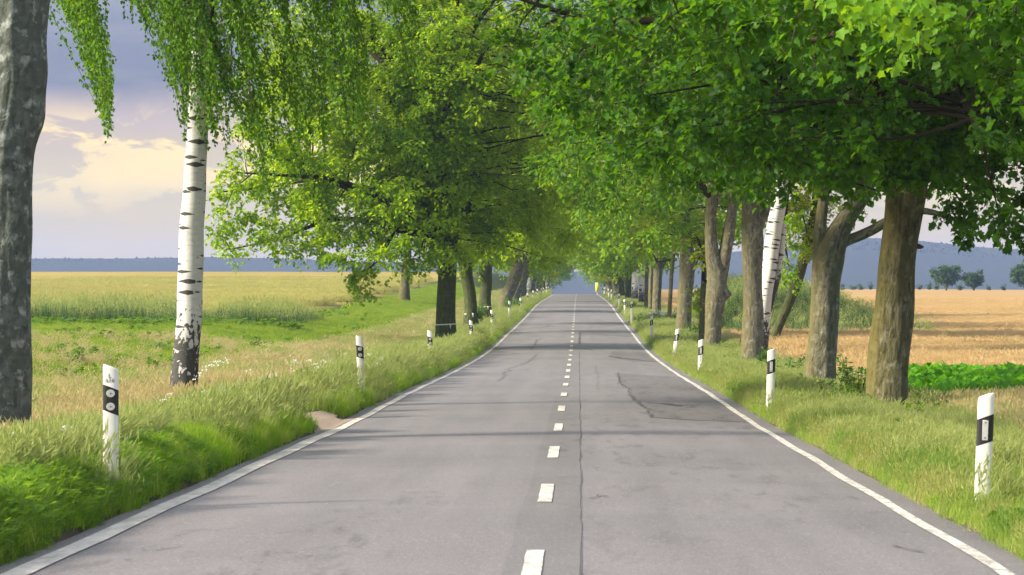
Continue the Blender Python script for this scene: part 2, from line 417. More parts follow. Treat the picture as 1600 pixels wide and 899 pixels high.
# distant blue ridge with its wood
def build_hills():
    m_, t, o = mat('hill_forest')
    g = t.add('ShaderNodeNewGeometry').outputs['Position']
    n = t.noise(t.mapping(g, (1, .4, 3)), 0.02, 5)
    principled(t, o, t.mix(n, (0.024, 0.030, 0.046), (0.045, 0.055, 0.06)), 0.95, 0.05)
    px = np.linspace(-1400, 3000, 420)
    D = 2500.0
    top = np.interp(px, [-1400, 0, 150, 330, 480, 620, 760, 900, 1050, 1240, 1330, 1420, 1520, 1600, 2200, 3000], [410, 405, 404, 402, 406, 411, 415, 424, 404, 384, 372, 374, 386, 392, 400, 410])
    top = top + 2.5*(fbm(px, px*0, 90.)-0.5)
    xs = (px-800)/F*D
    rows = []
    for q, (dist, f) in enumerate(((1700, -0.1), (1900, 0.12), (2150, 0.45), (2350, 0.8), (2500, 1.0), (2800, 0.8), (3300, -0.1))):
        xw = xs*dist/D
        zt = CAMZ + (440-top)/F*D
        z = -22*(1-f) + zt*f + 5*(fbm(xw, xw*0+dist, 150.)-0.5)*(0 < f < 0.9)
        base = CAM + FWD*dist
        rows.append(np.stack([base[0]+RGT[0]*xw, base[1]+RGT[1]*xw, z], 1))
    V = np.array(rows); m, n_ = V.shape[:2]
    i, j = np.meshgrid(np.arange(m-1), np.arange(n_-1), indexing='ij'); a = (i*n_+j).ravel()
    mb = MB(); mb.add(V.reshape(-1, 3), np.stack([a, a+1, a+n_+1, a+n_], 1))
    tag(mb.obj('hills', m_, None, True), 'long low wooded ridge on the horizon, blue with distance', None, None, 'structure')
    # the wood on the crest: tree tops that read as one serrated edge
    r = np.random.default_rng(5); mb = MB()
    nT = 2600
    p = r.uniform(-300, 1900, nT); tz = np.interp(p, px, top); dist = r.uniform(2360, 2500, nT)
    f = np.interp(dist, [2350, 2500], [0.8, 1.0])
    zz = -22*(1-f)+(CAMZ+(440-tz)/F*D)*f
    pos = CAM + FWD*dist[:, None] + RGT*((p-800)/F*dist)[:, None]; pos[:, 2] = zz-1.0
    hh = r.uniform(1.4, 2.9, nT); ww = hh*r.uniform(0.28, 0.6, nT)
    th = np.arange(5)/5*2*np.pi
    ring = np.stack([np.cos(th), np.sin(th), th*0], 1)
    Vv = np.concatenate([pos[:, None]+ring[None]*ww[:, None, None]*0.7, pos[:, None]+ring[None]*ww[:, None, None]+np.array([0, 0, .4])*hh[:, None, None], (pos+np.stack([r.normal(0, .3, nT), r.normal(0, .3, nT), hh], 1))[:, None]], 1)
    fq = [[k, (k+1) % 5, 5+(k+1) % 5, 5+k] for k in range(5)]; ft = [[5+k, 5+(k+1) % 5, 10] for k in range(5)]
    off = (np.arange(nT)*11)[:, None, None]
    mb.add(Vv.reshape(-1, 3), (np.array(fq)[None]+off).reshape(-1, 4))
    mb.f.append((np.array(ft)[None]+off).reshape(-1, 3)); mb.mi.append(np.zeros(nT*5))
    tag(mb.obj('distant_wood', m_), 'far-off wood along the crest of the ridge', 'wood', None, 'stuff')
build_hills()

# ------------------------------------------------------------------ road
def asphalt(name, base, dark, amount=1.0):
    m, t, o = mat(name)
    g = t.add('ShaderNodeNewGeometry').outputs['Position']
    sp = t.add('ShaderNodeSeparateXYZ', ins={0: g}); X = sp.outputs[0]
    fine = t.noise(g, 55, 3, 0.7); fine2 = t.noise(g, 14, 4, 0.7)
    streak = t.noise(t.mapping(g, (1, .05, 1)), 2.2, 4, 0.6)
    blot = t.noise(t.mapping(g, (.8, .16, 1)), 0.9, 5, 0.62, 0.5)
    band = t.noise(t.mapping(g, (.12, .5, 1)), 0.5, 4, 0.6)
    # worn wheel tracks
    wl = t.math('ABSOLUTE', t.math('SUBTRACT', t.math('ABSOLUTE', t.math('SUBTRACT', t.math('ABSOLUTE', X), 1.6)), 0.8))
    wh = t.ramp(wl, [(0.0, 1.0), (0.35, 0.0)])
    k = t.math('ADD', t.math('MULTIPLY', streak, 0.45), t.math('ADD', t.math('MULTIPLY', blot, 0.5), t.math('ADD', t.math('MULTIPLY', band, 0.5), t.math('MULTIPLY', fine2, 0.3))))
    col = t.mix(t.ramp(k, [(0.55, 0.0), (1.15, 1.0)]), dark, base)
    col = t.mix(t.math('MULTIPLY', wh, 0.22), col, tuple(c*1.12 for c in base))
    # torn darker spots
    tn = t.noise(t.mapping(g, (1, .22, 1), (3, 8, 0)), 3.2, 6, 0.72, 0.4)
    area = t.noise(t.mapping(g, (.6, .1, 1), (5, 1, 0)), 0.55, 2)
    seam = t.ramp(t.math('ABSOLUTE', t.math('SUBTRACT', X, 0.85)), [(0.25, 0.55), (0.75, 0.0)])
    edge = t.ramp(t.math('ABSOLUTE', X), [(2.2, 0.0), (3.0, 0.35)])
    spots = t.math('MULTIPLY', t.ramp(tn, [(0.54, 0.0), (0.63, 1.0)]), t.math('ADD', t.ramp(area, [(0.50, 0.0), (0.62, 1.0)]), t.math('ADD', seam, edge), True))
    col = t.mix(t.math('MULTIPLY', spots, 0.42*amount), col, tuple(c*0.36 for c in dark))
    col = t.mix(t.math('MULTIPLY', t.ramp(fine, [(0.35, 1.0), (0.6, 0.0)]), 0.5), col, tuple(c*0.45 for c in dark))
    col = t.mix(t.math('MULTIPLY', t.ramp(t.noise(t.mapping(g, (1, .5, 1), (6, 6, 0)), 38, 2, .6), [(0.58, 0.0), (0.70, 1.0)]), 0.45), col, tuple(min(1, c*1.7) for c in base))
    principled(t, o, col, 0.72, 0.35, t.math('ADD', fine, t.math('MULTIPLY', fine2, 0.4)), 0.35, 0.008)
    return m
ASPH = asphalt('asphalt_worn', (0.202, 0.191, 0.209), (0.120, 0.112, 0.128))
ASPH_P = asphalt('asphalt_patch', (0.160, 0.151, 0.162), (0.085, 0.080, 0.088), 1.6)
ASPH_S = asphalt('asphalt_strip', (0.180, 0.171, 0.185), (0.105, 0.099, 0.110), 1.6)
TAR = plain('tar_seam', (0.075, 0.070, 0.076), 0.75)
def paint_mat():
    m, t, o = mat('road_paint')
    g = t.add('ShaderNodeNewGeometry').outputs['Position']
    n = t.noise(t.mapping(g, (1, .5, 1)), 9, 5, 0.7); n2 = t.noise(g, 45, 3, 0.7)
    col = t.mix(t.ramp(t.math('ADD', n, t.math('MULTIPLY', n2, .6)), [(0.66, 0.0), (0.90, 1.0)]), (0.27, 0.26, 0.26), (0.66, 0.64, 0.61))
    principled(t, o, col, 0.6, 0.3, n2, 0.2, 0.005); return m
PAINT = paint_mat()
def dull_paint():
    m, t, o = mat('road_paint_dull')
    g = t.add('ShaderNodeNewGeometry').outputs['Position']
    n = t.noise(t.mapping(g, (1, .4, 1)), 6, 5, 0.7); n2 = t.noise(g, 40, 3, 0.7)
    col = t.mix(t.ramp(t.math('ADD', n, t.math('MULTIPLY', n2, .5)), [(0.55, 0.0), (0.85, 1.0)]), (0.30, 0.275, 0.265), (0.55, 0.52, 0.50))
    principled(t, o, col, 0.7, 0.25, n2, 0.3, 0.005); return m
PAINT_D = dull_paint()

YR = np.concatenate([np.arange(-12, 70, 0.8), np.arange(70, 200, 1.5), np.arange(200, 640, 4)])
def sheet(xa, xb, ys, lift, nx=2):
    """a strip lying on the road; xa, xb may vary with y"""
    ys = np.asarray(ys, float); xa = np.broadcast_to(xa, ys.shape); xb = np.broadcast_to(xb, ys.shape)
    t = np.linspace(0, 1, nx)[None]
    X = xa[:, None]*(1-t)+xb[:, None]*t; Y = np.repeat(ys[:, None], nx, 1)
    Z = road_z(X, Y)+lift
    m, n = X.shape
    i, j = np.meshgrid(np.arange(m-1), np.arange(n-1), indexing='ij'); a = (i*n+j).ravel()
    return np.stack([X, Y, Z], -1).reshape(-1, 3), np.stack([a, a+1, a+n+1, a+n], 1)
road = MB()
edge_l = -3.47+0.10*(fbm(YR, YR*0+3, 2.2)-0.5); edge_r = 3.52+0.16*(fbm(YR, YR*0+9, 2.2)-0.5)
v, f = sheet(edge_l, edge_r, YR, 0, 17)
n = 17; m = len(YR)
road.add(v, f)
for side in (0, n-1):            # broken asphalt edge dropping to the soil
    idx = np.arange(m)*n+side
    lo = v[idx]+np.array([0.05*(1 if side else -1), 0, -0.14]); sv = np.vstack([v[idx], lo])
    a = np.arange(m-1); q = np.stack([a, a+1, a+1+m, a+m], 1)
    road.add(sv, q if side == 0 else q[:, ::-1])
ROAD = road.obj('road', ASPH, None, True)
tag(ROAD, 'straight grey asphalt country road running to a crest', None, None, 'structure')

def wobble(ys, a, s=1.5, o=0): return a*(fbm(ys, ys*0+o, s)-0.5)
el = MB(); wl_ = np.where(YR < 60, 0.075, 0.065)
el.add(*sheet(-3.2-wl_-0.045*(YR < 44)+wobble(YR, 0.03, 1.2, 1), -3.2+wl_+wobble(YR, 0.02, 1.2, 2), YR, 0.008, 3))
o_ = el.obj('edge_line', PAINT_D, ROAD, True); o_['label'] = 'dull greyish left edge line'
el = MB(); el.add(*sheet(3.2-0.054+wobble(YR, 0.02, 1.2, 4), 3.2+0.056+wobble(YR, 0.025, 1.2, 5), YR, 0.008, 3))
el.obj('edge_line', PAINT, ROAD, True)
k = 0
for yc in np.arange(10.6, 440, 8.1):
    ys = np.linspace(yc-1.35, yc+1.35, 6)
    wob = 0.004*np.sin(ys*7+yc)
    db = MB(); db.add(*sheet(0.12-0.062+wob, 0.12+0.062+wob*0.5, ys, 0.010, 3)); db.obj('centre_dash', PAINT, ROAD, True)
# lane seam and repairs
ysm = np.concatenate([np.arange(8, 150, 0.7)])
sm = MB(); sm.add(*sheet(0.44+wobble(ysm, 0.05, 1.1, 7), 0.440+wobble(ysm, 0.05, 1.1, 7)+0.014*vnoise(ysm, ysm*0+2, 2.0), ysm, 0.007)); sm.obj('lane_seam', TAR, ROAD, True)
ys2 = np.arange(8, 58, 0.8)
sm = MB(); sm.add(*sheet(-0.06+wobble(ys2, 0.05, 1.4, 17), 0.44+wobble(ys2, 0.05, 1.1, 7), ys2, 0.004, 3)); sm.obj('asphalt_patch', ASPH_S, ROAD, True)
def road_pt(px, py):
    """where a lens point meets the road"""
    ds = np.arange(14, 430, 0.25)
    pts = CAM+FWD*ds[:, None]+RGT*((px-800)/F*ds)[:, None]
    zr = road_z(pts[:, 0], pts[:, 1]); pyr = 440+F*(CAMZ-zr)/ds
    i = int(np.argmin(np.abs(pyr-py))); return pts[i, 0], pts[i, 1]
def crack_or_shade(pxs, wpx=1.0):
    pts = np.array([road_pt(*p) for p in pxs])
    # jitter between the corners
    out = [pts[0]]
    for a, b in zip(pts[:-1], pts[1:]):
        L = np.linalg.norm(b-a); kk = max(2, int(L/0.25))
        for t in np.linspace(0, 1, kk+1)[1:]:
            j = rng.normal(0, 0.03*min(L, 1.5), 2) if t < 1 else 0
            out.append(a+(b-a)*t+j)
    q = np.array(out); tn = unit(np.gradient(q, axis=0)); nrm = np.stack([-tn[:, 1], tn[:, 0]], 1)
    wd = (wpx*0.27*(0.3+rng.random(len(q))))[:, None]
    a = q-nrm*wd; b = q+nrm*wd
    V = np.concatenate([np.column_stack([a, road_z(a[:, 0], a[:, 1])+0.012]), np.column_stack([b, road_z(b[:, 0], b[:, 1])+0.012])])
    i = np.arange(len(q)-1); mb = MB(); mb.add(V, np.stack([i, i+1, i+1+len(q), i+len(q)], 1)); mb.obj('crack_or_shade', TAR, ROAD)
def patch(pxs, mat_):
    pts = np.array([road_pt(*p) for p in pxs])
    y0, y1 = pts[:, 1].min(), pts[:, 1].max(); ys = np.arange(y0+.02, y1, 0.5)
    xa, xb = [], []
    for yv in ys:
        xc = []
        for a, b in zip(pts, np.roll(pts, -1, 0)):
            if (a[1]-yv)*(b[1]-yv) < 0: xc.append(a[0]+(b[0]-a[0])*(yv-a[1])/(b[1]-a[1]))
        if len(xc) < 2: xc = [0.9, 0.95]
        xa.append(min(xc)); xb.append(min(max(xc), 3.5))
    ys_ = ys; xa = np.array(xa)+wobble(ys_, 0.12, 0.9, 31); mb = MB(); mb.add(*sheet(xa, np.array(xb), ys_, 0.004, 8)); mb.obj('asphalt_patch', mat_, ROAD, True)
patch([(966, 583), (1062, 590), (1095, 606), (1140, 632), (1181, 661), (1090, 658), (1017, 653), (1008, 636), (988, 624), (982, 608), (968, 598)], ASPH_P)
patch([(952, 557), (956, 549), (1006, 551), (1028, 566), (990, 565)], ASPH_P)
patch([(906, 523), (907, 517), (985, 521), (992, 527)], ASPH_P)
crack_or_shade([(966, 583), (968, 598), (982, 608), (988, 624), (1008, 636), (1017, 653), (1090, 658), (1181, 661)], 0.055)
crack_or_shade([(952, 557), (970, 560), (1030, 566)], 0.28)  # wide tar-coloured band: the cast shadow painted in together with the patch edge
crack_or_shade([(906, 538), (906, 519), (940, 522), (985, 527)], 0.09)
crack_or_shade([(678, 596), (778, 596), (788, 589), (786, 582), (799, 580), (791, 577), (818, 569), (832, 561), (838, 555)], 0.05)
crack_or_shade([(770, 549), (806, 548), (830, 546), (836, 539), (838, 532), (846, 529)], 0.08)
crack_or_shade([(800, 513), (850, 512), (860, 508)], 0.10)
crack_or_shade([(1010, 630), (1040, 632), (1064, 636)], 0.30)
crack_or_shade([(1005, 588), (1040, 591)], 0.06); crack_or_shade([(1050, 621), (1130, 626)], 0.04)
crack_or_shade([(612, 668), (668, 668)], 0.05)
crack_or_shade([(500, 686), (590, 688)], 0.02)
crack_or_shade([(1355, 802), (1385, 801)], 0.03); crack_or_shade([(1322, 778), (1340, 779)], 0.03); crack_or_shade([(1440, 868), (1530, 871)], 0.02); crack_or_shade([(1395, 856), (1440, 866)], 0.05)
crack_or_shade([(920, 780), (935, 776), (950, 778)], 0.04); crack_or_shade([(905, 545), (930, 548)], 0.12); crack_or_shade([(935, 507), (960, 510)], 0.15)
crack_or_shade([(1085, 597), (1120, 600)], 0.03); crack_or_shade([(930, 570), (935, 590), (933, 610)], 0.02)

# ------------------------------------------------------------------ trees
def crown_clumps(c, rad, n, seed, zlow=None, power=2.3, size=(0.75, 1.25)):
    r = np.random.default_rng(seed); out = []
    c = np.array(c); rad = np.array(rad)
    ph = r.random(6)*6.3
    while len(out) < n:
        u = unit(r.normal(size=3)); rr = r.random()**(1/power)
        az = math.atan2(u[1], u[0])
        bump = 1+0.14*math.cos(2*az+ph[0])+0.11*math.cos(3*az+ph[1]+2*u[2])+0.08*math.cos(5*az+ph[2]+4*u[2])
        p = c+u*rad*rr*bump
        if zlow is not None and p[2] < zlow+0.35*r.normal(): continue
        out.append((*p, r.uniform(*size)))
    return np.array(out)

def foliage(mb, clumps, center, nt, nl, leaf, tmpl, seed, mi_leaf=0, mi_twig=1, droop=0.3, twigs=True, flat=0.62):
    r = np.random.default_rng(seed)
    C = np.repeat(clumps[:, :3], nt, 0); R = np.repeat(clumps[:, 3], nt)
    n = len(C)
    outw = unit(C-np.array(center))
    d = r.normal(size=(n, 3)); d[:, 2] *= flat; d = unit(unit(d)+outw*0.35)
    S = C+r.normal(size=(n, 3))*R[:, None]*0.22
    Ln = R*r.uniform(0.55, 1.1, n)
    if twigs:
        E = S+d*Ln[:, None]; E[:, 2] -= droop*Ln
        ribbons(mb, S, E, 0.006, mi_twig)
    t = np.tile(np.linspace(0.22, 1.0, nl), n)+r.normal(0, 0.04, n*nl)
    S2 = np.repeat(S, nl, 0); D2 = np.repeat(d, nl, 0); L2 = np.repeat(Ln, nl)
    base = S2+D2*(L2*t)[:, None]; base[:, 2] -= droop*L2*t*t
    lat = r.normal(size=(n*nl, 3)); lat[:, 2] *= 0.5; lat = unit(lat)
    Lf = leaf*r.uniform(0.45, 1.3, n*nl)
    base += lat*(Lf*r.uniform(0.1, 0.9, n*nl))[:, None]
    A = unit(lat+D2*0.55+np.array([0, 0, -0.45]))
    N = unit(np.array([0, 0, 1.0])+r.normal(size=(n*nl, 3))*0.55+np.repeat(outw, nl, 0)*0.25)
    leaves(mb, base, A, N, Lf, tmpl, mi_leaf)

def limbs_for(mbB, trunk_path, clumps, seed, nmain=8, r0=0.15, hub_from=0.55):
    """boughs from the trunk to the clumps of the crown"""
    r = np.random.default_rng(seed)
    tp = resample(trunk_path, 0.3)
    hubs = tp[int(len(tp)*hub_from):]
    nodes = [h for h in hubs]
    far = np.argsort(-np.linalg.norm(clumps[:, :3]-hubs[len(hubs)//2, :3], axis=1)+r.random(len(clumps))*2.5)
    az = []; mains = []
    for i in far:
        a = math.atan2(clumps[i, 1]-hubs[0, 1], clumps[i, 0]-hubs[0, 0]); e = clumps[i, 2]
        if all(abs(math.atan2(math.sin(a-b), math.cos(a-b))) > 0.45 or abs(e-e2) > 2.2 for b, e2 in az):
            az.append((a, e)); mains.append(i)
        if len(mains) >= nmain: break
    for i in mains:
        T = clumps[i, :3]
        k = int(np.argmin(np.abs(hubs[:, 2]-(T[2]-0.45*np.linalg.norm((T-hubs[0, :3])[:2])))))
        H = hubs[min(k, len(hubs)-1)]
        mid = (H[:3]+T)/2+np.array([0, 0, 0.12*np.linalg.norm(T-H[:3])])+r.normal(0, 0.25, 3)
        rr = min(r0, H[3]*0.75)
        path = np.array([[*H[:3], rr], [*(H[:3]*.6+mid*.4+r.normal(0, .1, 3)), rr*.85], [*mid, rr*.62], [*(mid*.4+T*.6+r.normal(0, .15, 3)), rr*.4], [*T, rr*.2]])
        tube(mbB, path, 7, 0.4, 0.05, 0, seed+i)
        nodes += list(resample(path, 0.4)[3:])
    nodes = np.array(nodes)
    for i in range(len(clumps)):
        if i in mains or r.random() < 0.45: continue
        T = clumps[i, :3]
        dd = np.linalg.norm(nodes[:, :3]-T, axis=1)+np.maximum(0, nodes[:, 2]-T[2]-0.3)*1.2
        H = nodes[int(np.argmin(dd))]
        L = np.linalg.norm(T-H[:3]); rr = min(0.045, 0.012+0.012*L, H[3]*0.8)
        mid = (H[:3]+T)/2+r.normal(0, 0.08*L, 3)+np.array([0, 0, 0.06*L])
        tube(mbB, np.array([[*H[:3], rr], [*mid, rr*.7], [*T, rr*.3]]), 5, 0.6, 0, 0, seed+i)

def pxpath(rows, d, dd=0.0):
    """rows px, py, half-width px -> x y z r"""
    out = []
    for k, (px, py, r) in enumerate(rows):
        q = P(px, py, d+dd*k); out.append([*q, r*(d+dd*k)/F])
    return np.array(out)

_EX = [700, 820, 900, 1000, 1060, 1100, 1150, 1165, 1185, 1215, 1240, 1290, 1340, 1380, 1445, 1470, 1500, 1560, 1700]
_EY = [260, 300, 330, 350, 320, 300, 300, 285, 325, 320, 300, 306, 318, 306, 300, 330, 385, 400, 410]
def trim(cl):
    px, py, d = proj(cl[:, :3]); return cl[py+0.75*cl[:, 3]*F/d < np.interp(px, _EX, _EY)]
def make_tree(name, label, group, d, stems, bark, leafm, clumps, leafspec, seed, sink=0.35, nmain=8, r0=0.15, extra_top=None, cat='tree', lump=None, flare=0.3, hub=0.55, nseg=22):
    """stems: list of pixel rows (bottom first); clumps in world metres"""
    base = P(stems[0][0][0], stems[0][0][1], d)
    gz = float(ground_z(base[0], base[1])); 
    t = empty(name, (base[0], base[1], gz), label, cat, group)
    off = np.array([base[0], base[1], gz])
    mt = MB(); paths = []
    for k, s in enumerate(stems):
        pth = pxpath(s, d)
        if k == 0:
            foot = pth[0].copy(); foot[2] = gz-sink; foot[3] *= 1.02
            if pth[0][2] > gz+0.05: pth = np.vstack([foot, pth])
            else: pth[0][2] = gz-sink
            if extra_top is not None: pth = np.vstack([pth, extra_top])
        pth = pth-np.array([*off, 0]); paths.append(pth)
        tube(mt, pth, nseg if k == 0 else 12, 0.14, 0.055, flare if k == 0 else 0, seed+k*7, lump if k == 0 else None)
    mt.obj('trunk', bark, t, True)
    if clumps is not None and len(clumps):
        cl = np.array(clumps).copy(); cl[:, :3] -= off
        mbb = MB(); limbs_for(mbb, paths[0], cl, seed, nmain, r0, hub)
        mbb.obj('branches', BOUGH, t, True)
        mc = MB(); foliage(mc, cl, cl[:, :3].mean(0), *leafspec, seed+1)
        o = mc.obj('crown', [leafm, TWIG], t); o['kind'] = 'stuff'
    return t

# --- near left: grey trunk at the frame's edge
d0 = 39.0
b0 = P(5, 690, d0)
make_tree('roadside_tree', 'thick grey lichen-spotted trunk cut off by the left edge of the picture', None, d0,
    [[(2, 690, 46), (3, 600, 44), (5, 480, 42), (6, 380, 41), (8, 300, 41), (13, 210, 43), (20, 150, 45), (24, 110, 47), (25, 60, 46), (27, 0, 48), (30, -120, 46)]],
    BARK_GREY, LEAF_FAR, crown_clumps((b0[0]-1.5, b0[1]+1, 13.5), (5.5, 5.5, 5.5), 110, 1, 8.2), (9, 14, 0.17, KITE), 11,
    extra_top=np.array([[b0[0]+.3, b0[1], 9.0, .34], [b0[0]+.1, b0[1], 12.0, .2], [b0[0], b0[1], 15.0, .08]]), lump=[(5.02, 0.0, 0.16, 0.26), (5.9, 4.4, 0.08, 0.3), (4.2, 4.9, 0.06, 0.4)], nseg=64)

# --- birch with hanging strands
dB = 53.0
def birch_left():
    stem = [(287, 622, 25), (287, 600, 22), (293, 540, 20), (297, 460, 19), (299, 380, 18.5), (304, 290, 17), (308, 205, 15.5), (312, 100, 13.5), (318, 0, 12), (326, -140, 9), (335, -320, 5)]
    base = P(287, 622, dB); gz = float(ground_z(base[0], base[1])); off = np.array([base[0], base[1], gz])
    t = empty('birch_tree', tuple(off), 'white birch with black-cracked foot and long drooping leafy strands, left verge', 'tree')
    pth = pxpath(stem, dB); pth[0][2] = gz-0.3
    mt = MB(); tube(mt, pth-np.array([*off, 0]), 24, 0.14, 0.035, 0.28, 3); mt.obj('trunk', BARK_BIRCH, t, True)
    r = np.random.default_rng(21)
    mb = MB(); mbr = MB()
    ends = []
    E = lambda x: np.interp(x, [120, 240, 290, 330, 400, 450, 500, 540, 580, 620, 660, 690], [30, 130, 195, 215, 300, 330, 290, 235, 215, 195, 165, 120])
    while len(ends) < 270:
        px = r.uniform(140, 668); py = r.uniform(-210, 330)
        if py > E(px)+r.normal()*12 or px < 192+0.5*max(py, -60)+r.normal()*8: continue
        if py > 210 and r.random() < 0.72: continue
        if px > 335 and py > 60 and vnoise(px*1.0, py*0.4, 38.) < 0.34: continue
        ends.append((px, py))
    ends[-16:] = [(286+4*q, 150+int(55*abs(math.sin(q*2.1)))) for q in range(16)]
    ends += [(170, 205), (165, 180), (158, 160), (150, 140), (160, 175), (140, 100), (167, 196), (155, 120), (146, 80), (136, 60), (163, 150), (171, 190), (120, 40), (128, 20), (110, 10)]
    ends = [(px+r.normal()*5, py+r.normal()*16) for (px, py) in ends for _ in range(3)]+[(px+r.normal()*3, py-r.random()*40) for (px, py) in ends[270:] for _ in range(2)]; nE = 810
    Pl, Al, Ll = [], [], []; tips = []
    for k, (px, py) in enumerate(ends):
        dd = dB+r.normal()*1.6; L = r.uniform(0.9, 2.6) if k < nE else 2.6
        sl = r.normal(0.42, 0.09)
        e = P(px, py, dd)
        s = e+np.array([-sl*L*0.75, r.normal()*0.2, L*0.95])
        tt = np.linspace(0, 1, 7)[:, None]
        cv = s*(1-tt)+e*tt; cv[:, 0] += 0.16*L*np.sin(tt[:, 0]*math.pi)*r.uniform(-.3, 1); cv[:, 2] += 0.05*L*np.sin(tt[:, 0]*math.pi)
        ribbons(mb, cv[:-1]-off, cv[1:]-off, 0.005, 1)
        tips.append(s)
        nl = int(L*(48 if k < nE else 52))
        u = r.random(nl)*6*0.999; i = u.astype(int); fr = (u-i)[:, None]
        p = cv[i]*(1-fr)+cv[np.minimum(i+1, 6)]*fr
        p = p+r.normal(size=(nl, 3))*0.055*(1.3-u/6)[:, None]
        Pl.append(p); a = r.normal(size=(nl, 3))*0.6+np.array([0.25, 0, -1.0]); Al.append(unit(a)); Ll.append(r.uniform(0.055, 0.095, nl))
    Pl = np.concatenate(Pl)-off; Al = np.concatenate(Al); Ll = np.concatenate(Ll)
    N = unit(r.normal(size=Pl.shape)+np.array([0, -0.3, 0.2]))
    leaves(mb, Pl, Al, N, Ll, KITE, 0)
    # the unseen upper crown
    up = crown_clumps(P(400, -330, dB), (3.6, 3.4, 3.0), 60, 4)
    upc = up.copy(); upc[:, :3] -= off
    foliage(mb, upc, upc[:, :3].mean(0), 8, 14, 0.11, KITE, 5)
    o = mb.obj('crown', [LEAF_BIRCH, TWIG], t); o['kind'] = 'stuff'
    # arching boughs that carry the strands
    tp = resample(pth, 0.3); tips = np.array(tips)
    for k in range(46):
        T = tips[r.integers(len(tips))]
        H = tp[r.integers(int(len(tp)*0.62), len(tp))]
        L = np.linalg.norm(T-H[:3]); mid = (H[:3]+T)/2+np.array([0, 0, 0.28*L]); rr = min(0.045, H[3]*0.5)
        q = np.array([[*H[:3], rr], [*mid, rr*.6], [*T, rr*.25]]); q[:, :3] -= off
        tube(mbr, q, 6, 0.4, 0, 0, k)
    for k in range(8):   # pale bare twigs in the curtain
        a = P(r.uniform(330, 420), r.uniform(-10, 150), dB-1.8); b = a+np.array([r.normal()*.3, 0, -r.uniform(.3, .7)])
        tube(mbr, np.array([[*(a-off), .012], [*((a+b)/2-off+np.array([.06, 0, .02])), .010], [*(b-off), .006]]), 5, 0.2)
    mbr.obj('branches', TWIG, t, True)
birch_left()

# --- left maples
def clump_px(rows, d, seed, size=(0.7, 1.1), spread=1.0):
    r = np.random.default_rng(seed)
    return np.array([[*(P(px, py, d+r.normal()*spread)), r.uniform(*size)] for px, py in rows])
d1 = 121.0
c1 = P(655, 200, d1)
cl1 = np.vstack([crown_clumps((c1[0]-.2, d1, c1[2]+.6), (7.6, 6.0, 6.8), 560, 31, 3.3, 2.6, (0.7, 1.15)),
    clump_px([(352, 330), (370, 350), (345, 300), (390, 340), (420, 350), (450, 355), (430, 380), (470, 380), (500, 385), (520, 400), (545, 400), (555, 430), (566, 443), (600, 390), (620, 385), (640, 370), (590, 360), (660, 345), (680, 400), (660, 405), (400, 290), (370, 270), (340, 360), (500, 350), (540, 360), (470, 330), (430, 310), (710, 385), (690, 360), (740, 340), (770, 350), (725, 300), (360, 390), (410, 370), (575, 415), (640, 408), (800, 330), (840, 300), (860, 280)], d1-2.0, 5, (0.55, 0.9), 1.8)])
make_tree('maple_tree', 'broad maple left of the road, its sunlit boughs sweeping low over the field', 'maples left of the road', d1,
    [[(697, 532, 17), (697, 500, 15), (697, 450, 14.5), (699, 410, 14.5), (702, 360, 13), (700, 290, 10.5), (690, 200, 8)], [(700, 400, 8), (688, 370, 7), (668, 330, 6), (640, 290, 4.5), (600, 260, 3)], [(704, 380, 8), (722, 340, 6.5), (745, 290, 5), (760, 230, 4)]],
    BARK_DARK, LEAF_MAPLE_L, cl1, (14, 15, 0.19, KITE), 41, nmain=14, r0=0.16, hub=0.5)
d2 = 150.0; c2 = P(760, 190, d2)
cl2 = crown_clumps((c2[0]-.3, d2, 8.9), (6.4, 5.5, 6.3), 260, 32, 3.3, 2.5, (0.8, 1.3))
make_tree('maple_tree', 'maple with curving dark trunk and white tape, second of the left row', 'maples left of the road', d2,
    [[(735, 507, 11), (735, 485, 10), (734, 460, 9.5), (729, 435, 10), (728, 415, 10.5), (733, 380, 9), (740, 330, 7), (745, 270, 5)]],
    BARK_DARK, LEAF_MAPLE_L, cl2, (14, 14, 0.22, KITE), 42)
d3 = 173.0; c3 = P(775, 230, d3)
cl3 = crown_clumps((c3[0], d3, 8.5), (6.0, 5.5, 6.0), 230, 33, 3.2, 2.5, (0.8, 1.3))
make_tree('maple_tree', 'straight dark trunk with white tape above a small bush, left row', 'maples left of the road', d3,
    [[(758, 494, 10.5), (758, 470, 9.5), (759, 440, 9.5), (759, 415, 10), (761, 370, 8), (765, 310, 5)]],
    BARK_DARK, LEAF_MAPLE_L, cl3, (13, 13, 0.24, KITE), 43)
# lone tree out in the field behind them
dl = 215.0; cf = P(640, 345, dl)
make_tree('field_tree', 'dark leaning trunk standing alone in the wheat behind the maple boughs', None, dl,
    [[(632, 459, 8.5), (633, 445, 7.5), (635, 420, 7), (637, 400, 6), (640, 370, 4)]], BARK_MAPLE, LEAF_FAR, crown_clumps((cf[0], dl, cf[2]+.8), (4.2, 4, 3.3), 70, 34, None, 2.3, (0.8, 1.2)), (9, 11, 0.3, KITE), 44)

